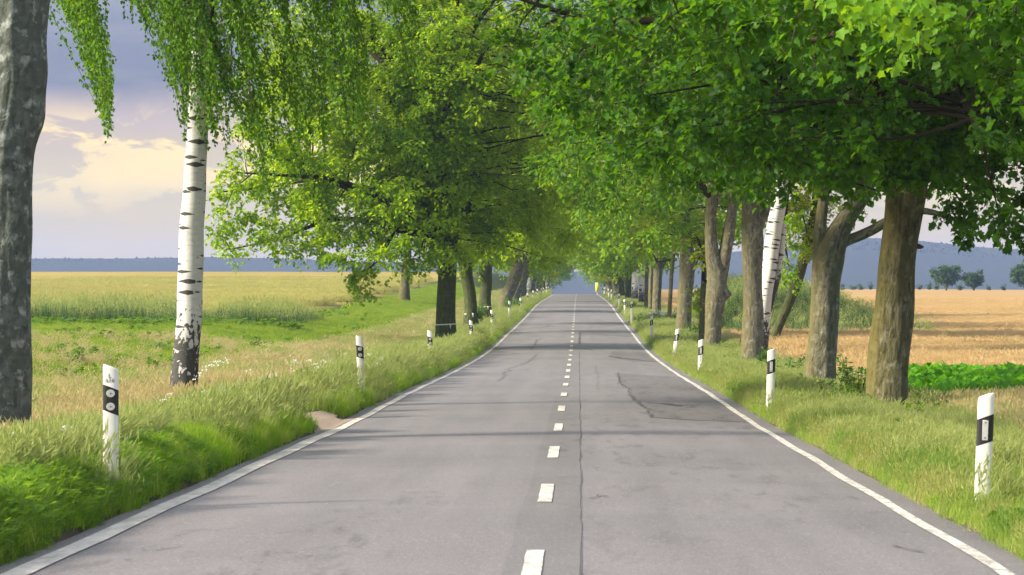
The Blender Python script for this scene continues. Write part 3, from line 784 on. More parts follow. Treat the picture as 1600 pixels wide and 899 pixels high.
# --- right row
dT1 = 51.3; cT1 = P(1400, 60, dT1)
clT1 = np.vstack([crown_clumps((6.0, dT1, 8.2), (6.3, 5.5, 5.6), 330, 51, 3.7, 2.6, (0.6, 1.0)), clump_px([(px_, py_) for px_ in range(1130, 1640, 42) for py_ in (-20, 40, 100, 160, 215)], dT1-4.2, 80, (.4, .65), .9), clump_px([(1400, 240), (1430, 252), (1452, 245), (1420, 215), (1390, 258), (1462, 222), (1440, 190), (1480, 200), (1500, 165), (1530, 190), (1440, 262), (1412, 262), (1560, 205), (1600, 180), (1350, 215)], dT1-2.4, 81, (.32, .48), .35),
    clump_px([(1500, 315), (1540, 290), (1560, 330), (1585, 250), (1600, 300), (1520, 255), (1490, 225), (1590, 360), (1560, 375), (1545, 395), (1610, 385), (1555, 245), (1480, 180), (1520, 345), (1350, 240), (1300, 260), (1250, 250), (1200, 235), (1150, 220), (1100, 200), (1060, 180), (1010, 150), (980, 120), (930, 120), (900, 90), (870, 150), (1040, 220), (1330, 285), (1385, 270), (1440, 265), (1475, 270), (1630, 330), (1620, 230), (830, 100), (800, 70)], dT1-1.0, 8, (0.32, 0.55), 1.6)])
make_tree('maple_tree', 'stoutest brown mossy trunk of the right row, a small stub on its right edge', 'maples of the right row', dT1,
    [[(1383, 645, 36), (1385, 620, 33.5), (1390, 560, 31), (1395, 500, 30), (1401, 420, 29), (1409, 350, 28.5), (1417, 295, 29), (1432, 220, 26), (1445, 130, 22), (1450, 0, 16), (1450, -150, 9)],
     [(1432, 230, 14), (1470, 190, 12), (1510, 170, 11), (1560, 130, 9), (1620, 80, 7)], [(1425, 240, 12), (1385, 190, 9), (1330, 150, 7.5), (1250, 110, 5), (1160, 90, 3)],
     [(1430, 384, 5), (1439, 386, 3.4), (1443, 386, 1.5)], [(1440, 170, 12), (1480, 100, 10), (1540, 30, 8), (1600, -40, 6)]],
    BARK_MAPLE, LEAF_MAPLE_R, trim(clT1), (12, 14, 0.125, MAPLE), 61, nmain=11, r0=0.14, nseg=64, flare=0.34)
dT2 = 65.6
clT2 = np.vstack([crown_clumps((5.8, dT2, 8.0), (6.0, 5.5, 5.4), 280, 52, 3.7, 2.6, (0.7, 1.1)),
    clump_px([(1330, 300), (1300, 310), (1270, 300), (1240, 285), (1360, 325), (1345, 345), (1310, 340), (1215, 270), (1180, 265), (1140, 260), (1100, 255), (1060, 245), (1020, 235), (980, 215), (940, 190)], dT2-.5, 9, (0.4, 0.7), 1.4)])
make_tree('maple_tree', 'forked grey-brown trunk with a bough reaching right behind the stoutest trunk', 'maples of the right row', dT2,
    [[(1280, 618, 28), (1281, 590, 24.5), (1286, 520, 22), (1290, 450, 22), (1296, 405, 24), (1306, 372, 19), (1320, 345, 15), (1336, 322, 13.5), (1350, 300, 12), (1365, 250, 9), (1360, 150, 7)],
     [(1284, 420, 12), (1280, 380, 10.5), (1283, 345, 9), (1287, 310, 8.5), (1290, 260, 7), (1285, 150, 5)], [(1300, 395, 11), (1318, 379, 9), (1340, 370, 8.5), (1362, 360, 8), (1390, 345, 7), (1440, 330, 5.5), (1500, 345, 3)]],
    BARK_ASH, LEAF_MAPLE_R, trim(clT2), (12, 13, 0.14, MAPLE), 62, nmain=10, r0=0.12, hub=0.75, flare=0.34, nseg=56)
dT3 = 91.0
clT3 = np.vstack([crown_clumps((5.6, dT3, 8.3), (5.9, 5.2, 5.4), 260, 53, 3.8, 2.6, (0.7, 1.1)), clump_px([(1190, 295), (1205, 310), (1175, 285), (1150, 300), (1195, 330), (1140, 310), (1120, 290), (1080, 300), (1050, 290)], dT3-1, 10, (0.4, 0.7), 1.2)])
make_tree('roadside_tree', 'straight pale grey trunk in front of the slanting birch, right row', 'right row of avenue trees', dT3,
    [[(1175, 574, 21), (1176, 545, 18), (1177, 500, 16.5), (1176, 430, 15.5), (1176, 370, 16.5), (1172, 320, 13.5), (1170, 270, 11), (1168, 180, 8)], [(1180, 365, 8), (1190, 345, 7), (1197, 330, 6), (1200, 318, 3)]],
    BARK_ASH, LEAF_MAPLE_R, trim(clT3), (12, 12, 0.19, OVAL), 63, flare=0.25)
dRB = 101.0
cRB = P(1235, 330, dRB)
t_ = make_tree('birch_tree', 'slanting white birch between the grey trunk and the forked trunk', None, dRB,
    [[(1190, 535, 11), (1196, 470, 11), (1202, 425, 11.5), (1207, 380, 12.5), (1214, 335, 12), (1220, 300, 11), (1228, 230, 8), (1235, 120, 5)], [(1196, 500, 6), (1208, 460, 5), (1216, 430, 4.5), (1222, 390, 4.2), (1226, 350, 3.5)]],
    BARK_BIRCH, LEAF_FAR, np.vstack([crown_clumps((cRB[0]+1, dRB, 9.0), (3.2, 3, 3.6), 70, 54), clump_px([(1230, 350), (1238, 380), (1232, 415), (1240, 340), (1235, 430)], dRB+1, 2, (.35, .55))]), (9, 12, 0.17, KITE), 64, hub=0.7)
dLn = 118.0; cLn = P(1270, 330, dLn)
make_tree('leaning_tree', 'thin dark trunk leaning to the right, behind the right row', None, dLn,
    [[(1208, 534, 8), (1216, 510, 7.2), (1230, 480, 7.5), (1243, 445, 8.5), (1254, 410, 8.5), (1263, 375, 7.5), (1272, 330, 6), (1280, 250, 4)]],
    BARK_DARK, LEAF_FAR_Y, np.vstack([crown_clumps((cLn[0], dLn, cLn[2]+2.0), (2.6, 2.4, 3.4), 60, 55), clump_px([(1250, 330), (1262, 350), (1270, 370), (1256, 310), (1275, 395), (1248, 355), (1268, 385), (1240, 320)], dLn-1, 3, (.45, .75))]), (11, 13, 0.15, KITE), 65, hub=0.6, flare=0.15)
dT4 = 115.0
clT4 = np.vstack([crown_clumps((5.5, dT4, 8.2), (5.8, 5.2, 5.6), 170, 56, 4.2, 2.5, (0.8, 1.2)), clump_px([(1130, 320), (1125, 290), (1118, 300), (1140, 300), (1150, 330), (1155, 390), (1150, 410), (1145, 370)], dT4+1, 4, (.5, .8))])
make_tree('roadside_tree', 'forked trunk with a round knot on its right side, right row', 'right row of avenue trees', dT4,
    [[(1113, 556, 14.5), (1113, 530, 13), (1115, 500, 13.5), (1119, 465, 16), (1119, 430, 15), (1113, 395, 11), (1110, 350, 9), (1113, 300, 8), (1118, 250, 6)], [(1124, 450, 10), (1131, 405, 10), (1138, 370, 9.5), (1143, 335, 8), (1150, 280, 6)], [(1108, 345, 4), (1116, 325, 5), (1122, 305, 4.5), (1128, 285, 3)]],
    BARK_ASH, LEAF_FAR, trim(clT4), (11, 12, 0.22, KITE), 66, lump=[(2.75, 0.0, 0.55, 0.16)], flare=0.2)
dTh = 121.0
make_tree('slender_tree', 'thin straight trunk close beside the knotted forked trunk', None, dTh,
    [[(1096, 548, 5), (1097, 500, 4.5), (1099, 450, 4.2), (1101, 410, 4), (1104, 350, 3)]], BARK_MAPLE, LEAF_FAR_Y, clump_px([(1100, 380), (1095, 400), (1104, 360), (1092, 375), (1108, 340), (1098, 470), (1097, 455)], dTh, 6, (.35, .6)), (9, 12, 0.2, KITE), 67, flare=0.1)
dT5 = 141.0
make_tree('roadside_tree', 'smooth grey trunk behind the tilted post, right row', 'right row of avenue trees', dT5,
    [[(1067, 536, 13.5), (1068, 510, 12), (1070, 470, 11.5), (1073, 435, 12), (1073, 405, 12), (1072, 370, 9), (1070, 310, 6)], [(1078, 425, 7), (1085, 405, 6.5), (1092, 390, 5), (1098, 370, 3.5)]],
    BARK_ASH, LEAF_FAR, crown_clumps((5.4, dT5, 8.0), (5.7, 5.2, 5.6), 150, 57, 3.7, 2.5, (0.8, 1.3)), (10, 12, 0.25, KITE), 68)
make_tree('slender_tree', 'slim bent trunk standing left of the smooth grey trunk, right row', None, 172.0,
    [[(1044, 514, 4), (1046, 490, 3.4), (1048, 450, 3.3), (1050, 420, 3.2), (1053, 390, 3), (1053, 350, 2.5)]], BARK_MAPLE, LEAF_FAR_Y, crown_clumps(P(1052, 330, 172), (2.6, 2.6, 2.4), 36, 58, None, 2.3, (.6, 1)), (9, 11, 0.24, KITE), 69, flare=0.1)
make_tree('roadside_tree', 'pale smooth trunk above white blossoms, right row', 'right row of avenue trees', 184.0,
    [[(1026, 500, 7.2), (1026, 470, 6.8), (1028, 430, 6.6), (1029, 400, 6), (1030, 350, 4.5)], [(1030, 420, 4), (1037, 408, 4), (1044, 398, 2.5)]],
    BARK_ASH, LEAF_FAR, crown_clumps((5.2, 184, 7.8), (5.6, 5.2, 5.5), 130, 59, 3.5, 2.5, (0.8, 1.3)), (10, 11, 0.28, KITE), 70)
for (px, d, lab) in ((1016, 208., 'thin brown trunk left of the pale smooth trunk'), (1009, 219., 'thin brown trunk right of the two far birches')):
    make_tree('slender_tree', lab, None, d, [[(px, 495, 3.4), (px+1, 450, 3.0), (px+2, 410, 2.8), (px+2, 370, 2)]], BARK_MAPLE, LEAF_FAR_Y, crown_clumps(P(px, 345, d), (2.4, 2.4, 2.2), 26, int(d), None, 2.3, (.6, 1)), (8, 10, 0.26, KITE), int(d), flare=0.1)
for (px, d, lab) in ((1003, 238., 'nearer of the two far white birches, right row'), (992, 262., 'farther of the two far white birches, right row')):
    make_tree('birch_tree', lab, 'far birches', d, [[(px, 482, 5.8), (px, 450, 5.2), (px+1, 420, 5), (px+1, 390, 4)]], BARK_BIRCH, LEAF_FAR, crown_clumps((5.2, d, 7.6), (4.2, 4.0, 5.0), 70, int(d), 3.2, 2.4, (0.8, 1.3)), (9, 10, 0.3, KITE), int(d))

# tree just outside the frame on the right whose bough hangs into view
d00 = 33.0
x0 = 6.9
base0 = np.array([x0, d00, float(ground_z(x0, d00))])
T0 = empty('maple_tree', tuple(base0), 'maple bough with large bright leaves hanging in from the top right', 'tree', 'maples of the right row')
tp0 = np.array([[0, 0, -.3, .42], [0, 0, 1, .37], [.05, 0, 3, .34], [0, .1, 5, .3], [-.1, 0, 8, .2], [0, 0, 11, .08]])
mt = MB(); tube(mt, tp0, 24, 0.2, 0.05, 0.25, 71); mt.obj('trunk', BARK_MAPLE, T0, True)
cl0 = crown_clumps((x0-.4, d00, 8.3), (5.6, 4.6, 4.7), 150, 61, 4.9, 2.6, (0.5, 0.85))
cl0 = np.vstack([cl0, clump_px([(1330, 20), (1380, 10), (1440, 20), (1480, -20), (1300, -30), (1350, -30), (1420, -40), (1390, 50), (1500, 10), (1560, 20), (1600, 60), (1540, -30), (1240, 0), (1180, -20), (1120, 10), (1060, 20), (1000, -10), (950, 10), (1650, 120), (1620, 10), (1500, 60), (1580, 120), (1280, 30), (1210, 40), (1150, 50)], 31., 12, (.3, .5), 1.2)])
cl0[:, :3] -= base0
mbb = MB(); limbs_for(mbb, tp0, cl0, 72, 10, 0.13, 0.5); mbb.obj('branches', BOUGH, T0, True)
mc = MB(); foliage(mc, cl0, (0, 0, 8), 10, 13, 0.11, MAPLE, 73); o_ = mc.obj('crown', [LEAF_MAPLE_R, TWIG], T0); o_['kind'] = 'stuff'
LEAF_BRIGHT = leaf_mat('leaf_maple_bright', (0.06, 0.20, 0.010), (0.15, 0.32, 0.012), (0.36, 0.60, 0.012), 0.48, 0.25)
lm = MB(); leaves(lm, np.zeros((1, 3)), np.array([[1., 0, 0]]), np.array([[0, 0, 1.]]), np.array([1.0]), MAPLE); leaf_me = lm.mesh('leaf', LEAF_BRIGHT)
r = np.random.default_rng(99)
bough = [(1380, 20, 1.0), (1410, 45, .8), (1430, 70, .5), (1350, 5, .8), (1320, 10, .6), (1400, 0, 1), (1450, 10, .6), (1470, 15, .5), (1300, -5, .5), (1405, 92, .3), (1330, 35, .35)]
ws = np.array([b[2] for b in bough]); ws /= ws.sum()
for k in range(290):
    bx, by, _w = bough[r.choice(len(bough), p=ws)]
    p = P(bx+r.normal()*17, by+r.normal()*11, 27.5+r.normal()*0.5)-base0
    ax = unit(np.array([r.normal()*.7-.2, r.normal()*.6, -0.7+r.normal()*.4])); nn = unit(np.array([r.normal()*.5, -0.7+r.normal()*.5, 0.6+r.normal()*.4]))
    by_ = unit(np.cross(nn, ax)); nz = np.cross(ax, by_); s = r.uniform(0.07, 0.135)
    o = bpy.data.objects.new('leaf', leaf_me); link(o, T0)
    o.matrix_local = Matrix(((ax[0]*s, by_[0]*s, nz[0]*s, p[0]), (ax[1]*s, by_[1]*s, nz[1]*s, p[1]), (ax[2]*s, by_[2]*s, nz[2]*s, p[2]), (0, 0, 0, 1)))
bb = MB()
for (ax_, ay_, bx_, by_2) in ((1490, -90, 1400, 30), (1400, 30, 1410, 90), (1430, -20, 1325, 20), (1470, -60, 1460, 20)):
    a = P(ax_, ay_, 28)-base0; b = P(bx_, by_2, 27.5)-base0; tube(bb, np.array([[*a, .016], [*((a+b)/2+np.array([0, 0, .05])), .011], [*b, .005]]), 5, 0.2)
a = P(1490, -90, 28)-base0
tube(bb, np.array([[0, 0, 6.4, .1], [*(a*.5+np.array([0, 0, 3.6])), .06], [*a, .02]]), 6, 0.3)
bb.obj('bough', BARK_MAPLE, T0, True)

# --- far avenue: a few built trees, then copies of each with its parts
def proto(seed, bark, leafm, nclump, nt, nl, leaf, rad, zc, zlow, th, tr, lean=0.0):
    t = empty('avenue_tree', (0, 0, 0))
    r = np.random.default_rng(seed)
    path = np.array([[0, 0, -.5, tr*1.1], [lean*.1, 0, .8, tr], [lean*.5, 0, th*.5, tr*.93], [lean, 0, th, tr*.9], [lean*1.1, .1, th+2.5, tr*.6], [lean, 0, th+6, tr*.25]])
    mt = MB(); tube(mt, path, 14, 0.3, 0.06, 0.2, seed); mt.obj('trunk', bark, t, True)
    cl = crown_clumps((lean, 0, zc), rad, nclump, seed+1, zlow, 2.5, (0.9, 1.4))
    mbb = MB(); limbs_for(mbb, path, cl, seed, 8, 0.12, 0.5); mbb.obj('branches', bark, t, True)
    mc = MB(); foliage(mc, cl, (0, 0, zc), nt, nl, leaf, KITE, seed+2, twigs=False); o = mc.obj('crown', [leafm, TWIG], t); o['kind'] = 'stuff'
    return t
def copy_tree(src):
    c = src.copy(); COL.objects.link(c)
    for ch in src.children:
        k = ch.copy(); COL.objects.link(k); k.parent = c
    return c
PR = [proto(201, BARK_GREY, LEAF_FAR, 120, 9, 10, 0.34, (5.7, 5.4, 5.6), 8.2, 3.1, 3.4, .42, 0.5),
      proto(202, BARK_DARK, LEAF_FAR, 120, 9, 10, 0.36, (5.5, 5.2, 5.4), 7.8, 2.6, 3.0, .38, -0.2),
      proto(203, BARK_ASH, LEAF_FAR_Y, 110, 9, 10, 0.36, (5.2, 5.0, 5.2), 7.4, 2.4, 2.8, .36, 0.3),
      proto(204, BARK_ASH, LEAF_MAPLE_L, 120, 9, 10, 0.34, (5.8, 5.4, 5.6), 8.0, 3.0, 3.3, .45, 0.9)]
used = [False]*4
def place(i, x, y, rot, sc, label, group):
    t = PR[i] if not used[i] else copy_tree(PR[i]); used[i] = True
    t.location = (x, y, float(ground_z(x, y))); t.rotation_euler = (0, 0, rot); t.scale = (sc, sc, sc*1.0)
    tag(t, label, 'tree', group)
r = np.random.default_rng(77)
left_far = [(-5.05, 214, 3, 0.0, 1.12, 'thick pale grey trunk slanting right, first behind the taped maples'),
            (-4.9, 236, 3, 0.2, 1.0, 'slanting grey trunk close behind the thick pale one, left row'),
            (-4.9, 262, 0, 0.1, 1.0, 'upright grey trunk past the slanting pair, left row'),
            (-4.9, 278, 1, 0.3, 1.0, 'dark trunk past the upright grey one, left row'),
            (-4.7, 300, 0, -0.1, 1.08, 'bent grey trunk far down the left row')]
for (x, y, i, rot, sc, lab) in left_far: place(i, x, y, rot, sc, lab, 'far avenue trees, left row')
for k, y in enumerate((318, 338, 357, 377, 398, 420, 440, 462, 490, 525)):
    place((0, 1, 0, 2, 0, 2, 1, 0, 2, 1)[k], -4.8-r.uniform(0, .5), y+r.normal()*2, r.uniform(-.5, .5), r.uniform(.84, .98), 'small hazy tree where the left row nears the crest', 'small trees at the far end of the left row')
for k, y in enumerate((284, 303, 324, 344, 362, 383, 402, 424, 446, 470, 500, 535)):
    if k == 0: place(1, 5.4, y, 1.0, 1.0, 'dark leafy tree just past the far birches, right row', 'far avenue trees, right row')
    else: place((1, 1, 2, 1, 2, 2, 0, 2, 1, 2, 0, 1)[k], 4.9+r.uniform(0, .5), y+r.normal()*2, r.uniform(0, 6.3), r.uniform(.84, .98), 'small yellowish tree where the right row nears the crest', 'small trees at the far end of the right row')
# trees on the far side of the right field
def far_tree(px, py, d, wpx, hpx, label, seed):
    b = P(px, py, d); s = d/F; zb = float(ground_z(b[0], b[1])); rr = wpx/2*s; top = CAMZ+(440-(py-hpx))*s; hh = max(top-zb, 2)
    t = empty('field_edge_tree', (b[0], b[1], zb), label, 'tree', 'trees beyond the right field')
    path = np.array([[0, 0, -.4, .22], [.1, 0, hh*.2, .18], [.2, 0, hh*.5, .1], [.2, 0, hh*.8, .04]])
    mt = MB(); tube(mt, path, 9, 0.5, 0.04, 0.1, seed); tube(mt, np.array([[0, 0, .3, .12], [-.8, 0, hh*.35, .08], [-rr*.5, 0, hh*.6, .03]]), 6, .5); tube(mt, np.array([[0, 0, .3, .12], [.8, 0, hh*.3, .08], [rr*.5, 0, hh*.6, .03]]), 6, .5)
    mt.obj('trunk', BARK_DARK, t, True)
    cl = crown_clumps((0, 0, hh*.62), (rr*.92, rr*.8, hh*.36), 62, seed, hh*.24, 2.1, (rr*.14, rr*.24))
    mbb = MB(); limbs_for(mbb, path, cl, seed, 7, 0.07, 0.2); mbb.obj('branches', BARK_DARK, t, True)
    mc = MB(); foliage(mc, cl, (0, 0, hh*.5), 9, 11, 0.42, KITE, seed, twigs=False); o = mc.obj('crown', [LEAF_DIST, TWIG], t); o['kind'] = 'stuff'
far_tree(1478, 452, 540, 54, 38, 'round-topped lone tree on the skyline of the tan field', 301)
far_tree(1521, 453, 548, 34, 28, 'smaller lopsided tree right of the round-topped skyline tree', 302)
far_tree(1602, 452, 535, 44, 38, 'pale green skyline tree at the right edge of the picture', 303)

# ------------------------------------------------------------------ shrubs, saplings
def shrub(name, label, px, py, d, w, h, nst, leaf, seed, tmpl=OVAL, leafm=None, cat='shrub', flowers=0, group=None, spread=1.0):
    b = P(px, py, d); zb = float(ground_z(b[0], b[1])); r = np.random.default_rng(seed)
    t = empty(name, (b[0], b[1], zb), label, cat, group)
    ms = MB(); mc = MB(); tips = []
    for k in range(nst):
        a = r.uniform(0, 6.3); q = r.uniform(0.1, 1)**.7*spread; hh = h*r.uniform(.55, 1.0)*(1-.25*q)
        e = np.array([math.cos(a)*w*.5*q, math.sin(a)*w*.5*q, hh])
        path = np.array([[e[0]*.12, e[1]*.12, -.1, .012+.006*h], [e[0]*.4, e[1]*.4, hh*.45, .01], [*e, .004]]); tube(ms, path, 5, .3)
        n = max(10, int(hh/leaf*5.0)); u = r.uniform(.12, 1, n)
        pth = resample(path, .05)[:, :3]; p = pth[np.minimum((u*len(pth)).astype(int), len(pth)-1)]
        lat = r.normal(size=(n, 3)); lat[:, 2] = lat[:, 2]*.4+.15; lat = unit(lat)
        L = leaf*r.uniform(.6, 1.2, n)*(1.15-.5*u)
        leaves(mc, p+lat*(L*.3)[:, None], lat+np.array([0, 0, .1]), unit(np.array([0, 0, 1.])+r.normal(size=(n, 3))*.4), L, tmpl)
        tips.append(e)
    ms.obj('stem', TWIG, t, True); o = mc.obj('foliage', leafm or LEAF_BUSH, t); o['kind'] = 'stuff'
    if flowers:
        mf = MB(); tips = np.array(tips); i = r.integers(0, len(tips), flowers*14)
        p = tips[i]+r.normal(size=(len(i), 3))*np.array([.16, .16, .06])
        leaves(mf, p, r.normal(size=(len(i), 3))+np.array([0, 0, .2]), np.tile(np.array([[0, -.4, 1.]]), (len(i), 1)), np.full(len(i), .085), KITE)
        o = mf.obj('blossom', PETAL, t); o['kind'] = 'stuff'
PETAL = leaf_mat('petal_white', (0.62, 0.60, 0.55), (0.78, 0.77, 0.74), (0.6, 0.6, 0.55), 0.3, 0.2)
shrub('sapling', 'tall leafy green sapling between the forked trunk and the stoutest trunk', 1328, 636, 60, 0.85, 1.45, 9, .17, 1, OVAL, cat='sapling', spread=.8)
shrub('sapling', 'smaller paler sapling touching the left side of the stoutest trunk', 1343, 632, 57, 0.55, 0.95, 7, .13, 2, OVAL, LEAF_FAR_Y, cat='sapling')
shrub('shrub', 'dark green weed clump at the right foot of the straight grey trunk', 1197, 570, 88, 0.5, 0.95, 10, .2, 3, KITE)
shrub('shrub', 'leafy weeds behind the second right-hand post', 1228, 590, 78, 1.5, 0.85, 18, .16, 4)
shrub('shrub', 'bush growing between the taped trunks, left row', 747, 505, 157, 1.5, 1.75, 22, .26, 5, KITE)
shrub('shrub', 'low green bush among the far left posts', 801, 478, 196, 1.6, 1.3, 16, .3, 6, KITE)
shrub('shrub', 'dark bush right of the smooth grey trunk, right row', 1086, 525, 136, 1.0, 1.0, 16, .2, 7)
shrub('flowering_shrub', 'white blossoming shrub at the foot of the pale smooth trunk', 1028, 498, 178, 1.8, .9, 16, .2, 8, flowers=16)
shrub('flowering_shrub', 'white blossoming shrub right of the slim bent trunk', 1052, 500, 176, 1.6, .8, 14, .2, 9, flowers=12)
shrub('shrub', 'dark weed clump in the right verge below the blossoms', 999, 497, 165, .7, .8, 10, .24, 10)
shrub('shrub', 'bright green bush by the far right posts', 985, 480, 215, 2.0, .95, 18, .26, 11, leafm=LEAF_FAR_Y)
shrub('shrub', 'upright weed in the right field grass behind the leaning trunk', 1320, 500, 190, 1.4, 1.3, 14, .3, 12)
r = np.random.default_rng(15)
for k, (px, lab) in enumerate(((1316, 'leftmost skyline bush in the gap between forked trunk and stoutest trunk'), (1334, 'second skyline bush from the forked trunk, seen in the gap'),
        (1346, 'third skyline bush from the forked trunk, seen in the gap'), (1360, 'skyline bush touching the left edge of the stoutest trunk'), (1437, 'first skyline bush right of the stoutest trunk'),
        (1452, 'low skyline bush just left of the round-topped tree'), (1464, 'low skyline bush under the left side of the round-topped tree'), (1500, 'low skyline bush between the round-topped tree and the lopsided tree'),
        (1546, 'skyline bush right of the lopsided tree'), (1568, 'skyline bush midway between the lopsided tree and the right edge'))):
    shrub('hedge_shrub', lab, px, 452, 560+r.normal()*6, r.uniform(1.2, 2.4), r.uniform(.9, 1.9), 10, .42, 400+k, KITE, LEAF_DIST, group='skyline bushes beyond the tan field')
# stone at the foot of a trunk
ms = MB(); th = np.linspace(0, 2*np.pi, 13)[:-1]; rs = np.random.default_rng(6); V = []
for ph in np.linspace(-1.2, 1.5, 6):
    for a in th: V.append([math.cos(a)*math.cos(ph)*.26*(1+.18*rs.normal()), math.sin(a)*math.cos(ph)*.2*(1+.15*rs.normal()), math.sin(ph)*.17*(1+.15*rs.normal())])
fc = [[i*12+j, i*12+(j+1) % 12, (i+1)*12+(j+1) % 12, (i+1)*12+j] for i in range(5) for j in range(12)]
ms.add(V, fc); ms.f.append(np.array([[60+j for j in range(12)]])); ms.mi.append(np.zeros(1))
bS = P(1146, 562, 86)
tag(ms.obj('stone', plain('stone_grey', (0.30, 0.28, 0.27), .9), None, False, (bS[0], bS[1], float(ground_z(bS[0], bS[1]))+.2)), 'pale grey stone lying left of the straight grey trunk', 'stone')

# white tape tied round the left trunks
TAPE = plain('tape_white', (0.72, 0.72, 0.70), .5)
for (px, py, d, rp, lab) in ((696.8, 507, 121., 15.9, 'white tape tied round the broad maple with a dangling end'), (734.6, 490.5, 150., 9.9, 'white tape tied round the curving dark trunk'), (758, 479.5, 173., 9.8, 'white tape tied round the straight dark trunk behind the bush')):
    b = P(px, py, d); R_ = rp*d/F*1.03
    t = empty('marking_tape', tuple(b), lab, 'tape', 'tapes on the left trunks')
    th = np.linspace(0, 2*np.pi, 25)[:-1]; mb = MB()
    V = np.concatenate([np.stack([np.cos(th)*R_, np.sin(th)*R_, th*0-.024+.02*np.cos(th)], 1), np.stack([np.cos(th)*R_, np.sin(th)*R_, th*0+.024+.02*np.cos(th)], 1)])
    i = np.arange(24); mb.add(V, np.stack([i, (i+1) % 24, (i+1) % 24+24, i+24], 1)); mb.obj('band', TAPE, t, True)
    mb = MB(); a0 = R_*.42
    tube(mb, np.array([[a0, -R_*.93, .02, .03], [a0+.03, -R_-.03, -.02, .035], [a0+.02, -R_-.02, -.09, .018], [a0+.03, -R_-.02, -.17, .010]]), 6, .08); mb.obj('knot', TAPE, t, True)

# ------------------------------------------------------------------ delineator posts
POST = plain('post_white_plastic', (0.72, 0.72, 0.71), 0.45, 0.4)
def post_mat():
    m, t, o = mat('post_white_plastic_dirty')
    g = t.add('ShaderNodeTexCoord').outputs['Object']
    n = t.noise(t.mapping(g, (1, 1, .4)), 22, 5, .65); n2 = t.noise(g, 90, 3, .7)
    sp = t.add('ShaderNodeSeparateXYZ', ins={0: g})
    low = t.ramp(sp.outputs[2], [(0.15, 1.0), (0.6, 0.35)])
    dirt = t.math('MULTIPLY', t.ramp(t.math('ADD', n, t.math('MULTIPLY', n2, .25)), [(0.52, 0.0), (0.80, 1.0)]), low)
    principled(t, o, t.mix(t.math('MULTIPLY', dirt, .6), (0.77, 0.77, 0.76), (0.33, 0.30, 0.24)), .5, .35); return m
POST = post_mat()
BLACK = plain('post_black_band', (0.018, 0.018, 0.022), 0.45, 0.4)
REFL = plain('reflector_grey', (0.52, 0.53, 0.55), 0.25, 0.6)
SCREW = plain('screw_dark', (0.09, 0.09, 0.09), 0.5)
PROF = np.array([[-.060, 0], [-.056, -.012], [-.045, -.020], [-.02, -.025], [.02, -.025], [.045, -.020], [.056, -.012], [.060, 0], [.035, .055], [.015, .085], [-.015, .085], [-.035, .055]])
def loft(za, zb, sl, grow=0.0, cap=True, roundtop=0.0):
    n = len(PROF); q = PROF*(1+grow/0.06)
    mb = MB(); rows = [np.column_stack([q, za+sl*q[:, 0]])]
    zt = zb+sl*q[:, 0]
    if roundtop:
        rows.append(np.column_stack([q, zt-roundtop])); rows.append(np.column_stack([q*.96, zt-roundtop*.35])); rows.append(np.column_stack([q*.84, zb+sl*q[:, 0]*.86]))
    else: rows.append(np.column_stack([q, zt]))
    V = np.concatenate(rows); i = np.arange(n)
    for k in range(len(rows)-1): mb.add(V[k*n:(k+2)*n], np.stack([i, (i+1) % n, (i+1) % n+n, i+n], 1))
    if cap: mb.add(rows[-1], i[None]); mb.add(rows[0], i[::-1][None])
    return mb
def disc(cx, cz, rx, rz, y, n=20, dep=.006, rect=False):
    mb = MB()
    if rect: o = np.array([[-rx, -rz], [rx, -rz], [rx, rz], [-rx, rz]])
    else:
        a = np.linspace(0, 2*np.pi, n+1)[:-1]; o = np.stack([np.cos(a)*rx, np.sin(a)*rz], 1)
    k = len(o); A = np.column_stack([o[:, 0]+cx, np.full(k, y), o[:, 1]+cz]); B = A.copy(); B[:, 1] -= dep; B[:, 0] = cx+(B[:, 0]-cx)*.93; B[:, 2] = cz+(B[:, 2]-cz)*.96
    i = np.arange(k); mb.add(np.vstack([A, B]), np.stack([i, (i+1) % k, (i+1) % k+k, i+k], 1)); mb.add(B, i[None]); return mb
def make_post(side):
    """side -1 left of the road (two round reflectors), +1 right (one upright bar); origin at ground, 1 m tall"""
    t = empty('delineator_post', (0, 0, 0))
    sl = 0.40*side
    loft(-.35, 1.0, sl, 0, True, .025).obj('body', POST, t)
    loft(.595, .82, sl*1.08, 0.0012, False).obj('black_band', BLACK, t)
    if side > 0:
        ro = disc(0, .707, .021, .084, -.0265, rect=True).obj('reflector', REFL, t)
        for z in (.645, .77): disc(0, z, .006, .006, -.0328, 10, .002).obj('screw', SCREW, ro)
    else:
        for z, x in ((.765, 0.0), (.65, 0.0)):
            ro = disc(x, z, .034, .034, -.0265).obj('reflector', REFL, t); disc(x, z, .007, .007, -.0328, 10, .002).obj('screw', SCREW, ro)
    return t
PP = {-1: make_post(-1), 1: make_post(1)}; pu = {-1: False, 1: False}
def copy_deep(o, parent=None):
    c = o.copy(); COL.objects.link(c); c.parent = parent
    for ch in o.children: copy_deep(ch, c)
    return c
def put_post(side, px, py_top, d, tilt, label, group, lat=None):
    s = F/d
    q = P(px, py_top, d); x, y = q[0], q[1]
    if lat is not None: x = lat
    zb = q[2]-1.0 if py_top is not None else 0
    t = PP[side] if not pu[side] else copy_deep(PP[side]); pu[side] = True
    t.location = (x, y, zb); t.rotation_euler = (math.radians(r.normal()*1.0), math.radians(tilt), math.radians(-side*6+r.normal()*3))
    t.scale = (1.12, 1.0, 1.0); tag(t, label, 'post', group); return t
r = np.random.default_rng(4)
GL, GR = 'delineator posts on the left verge', 'delineator posts on the right verge'
OL = ('nearest', 'second', 'third', 'fourth', 'fifth', 'sixth')
LP = []
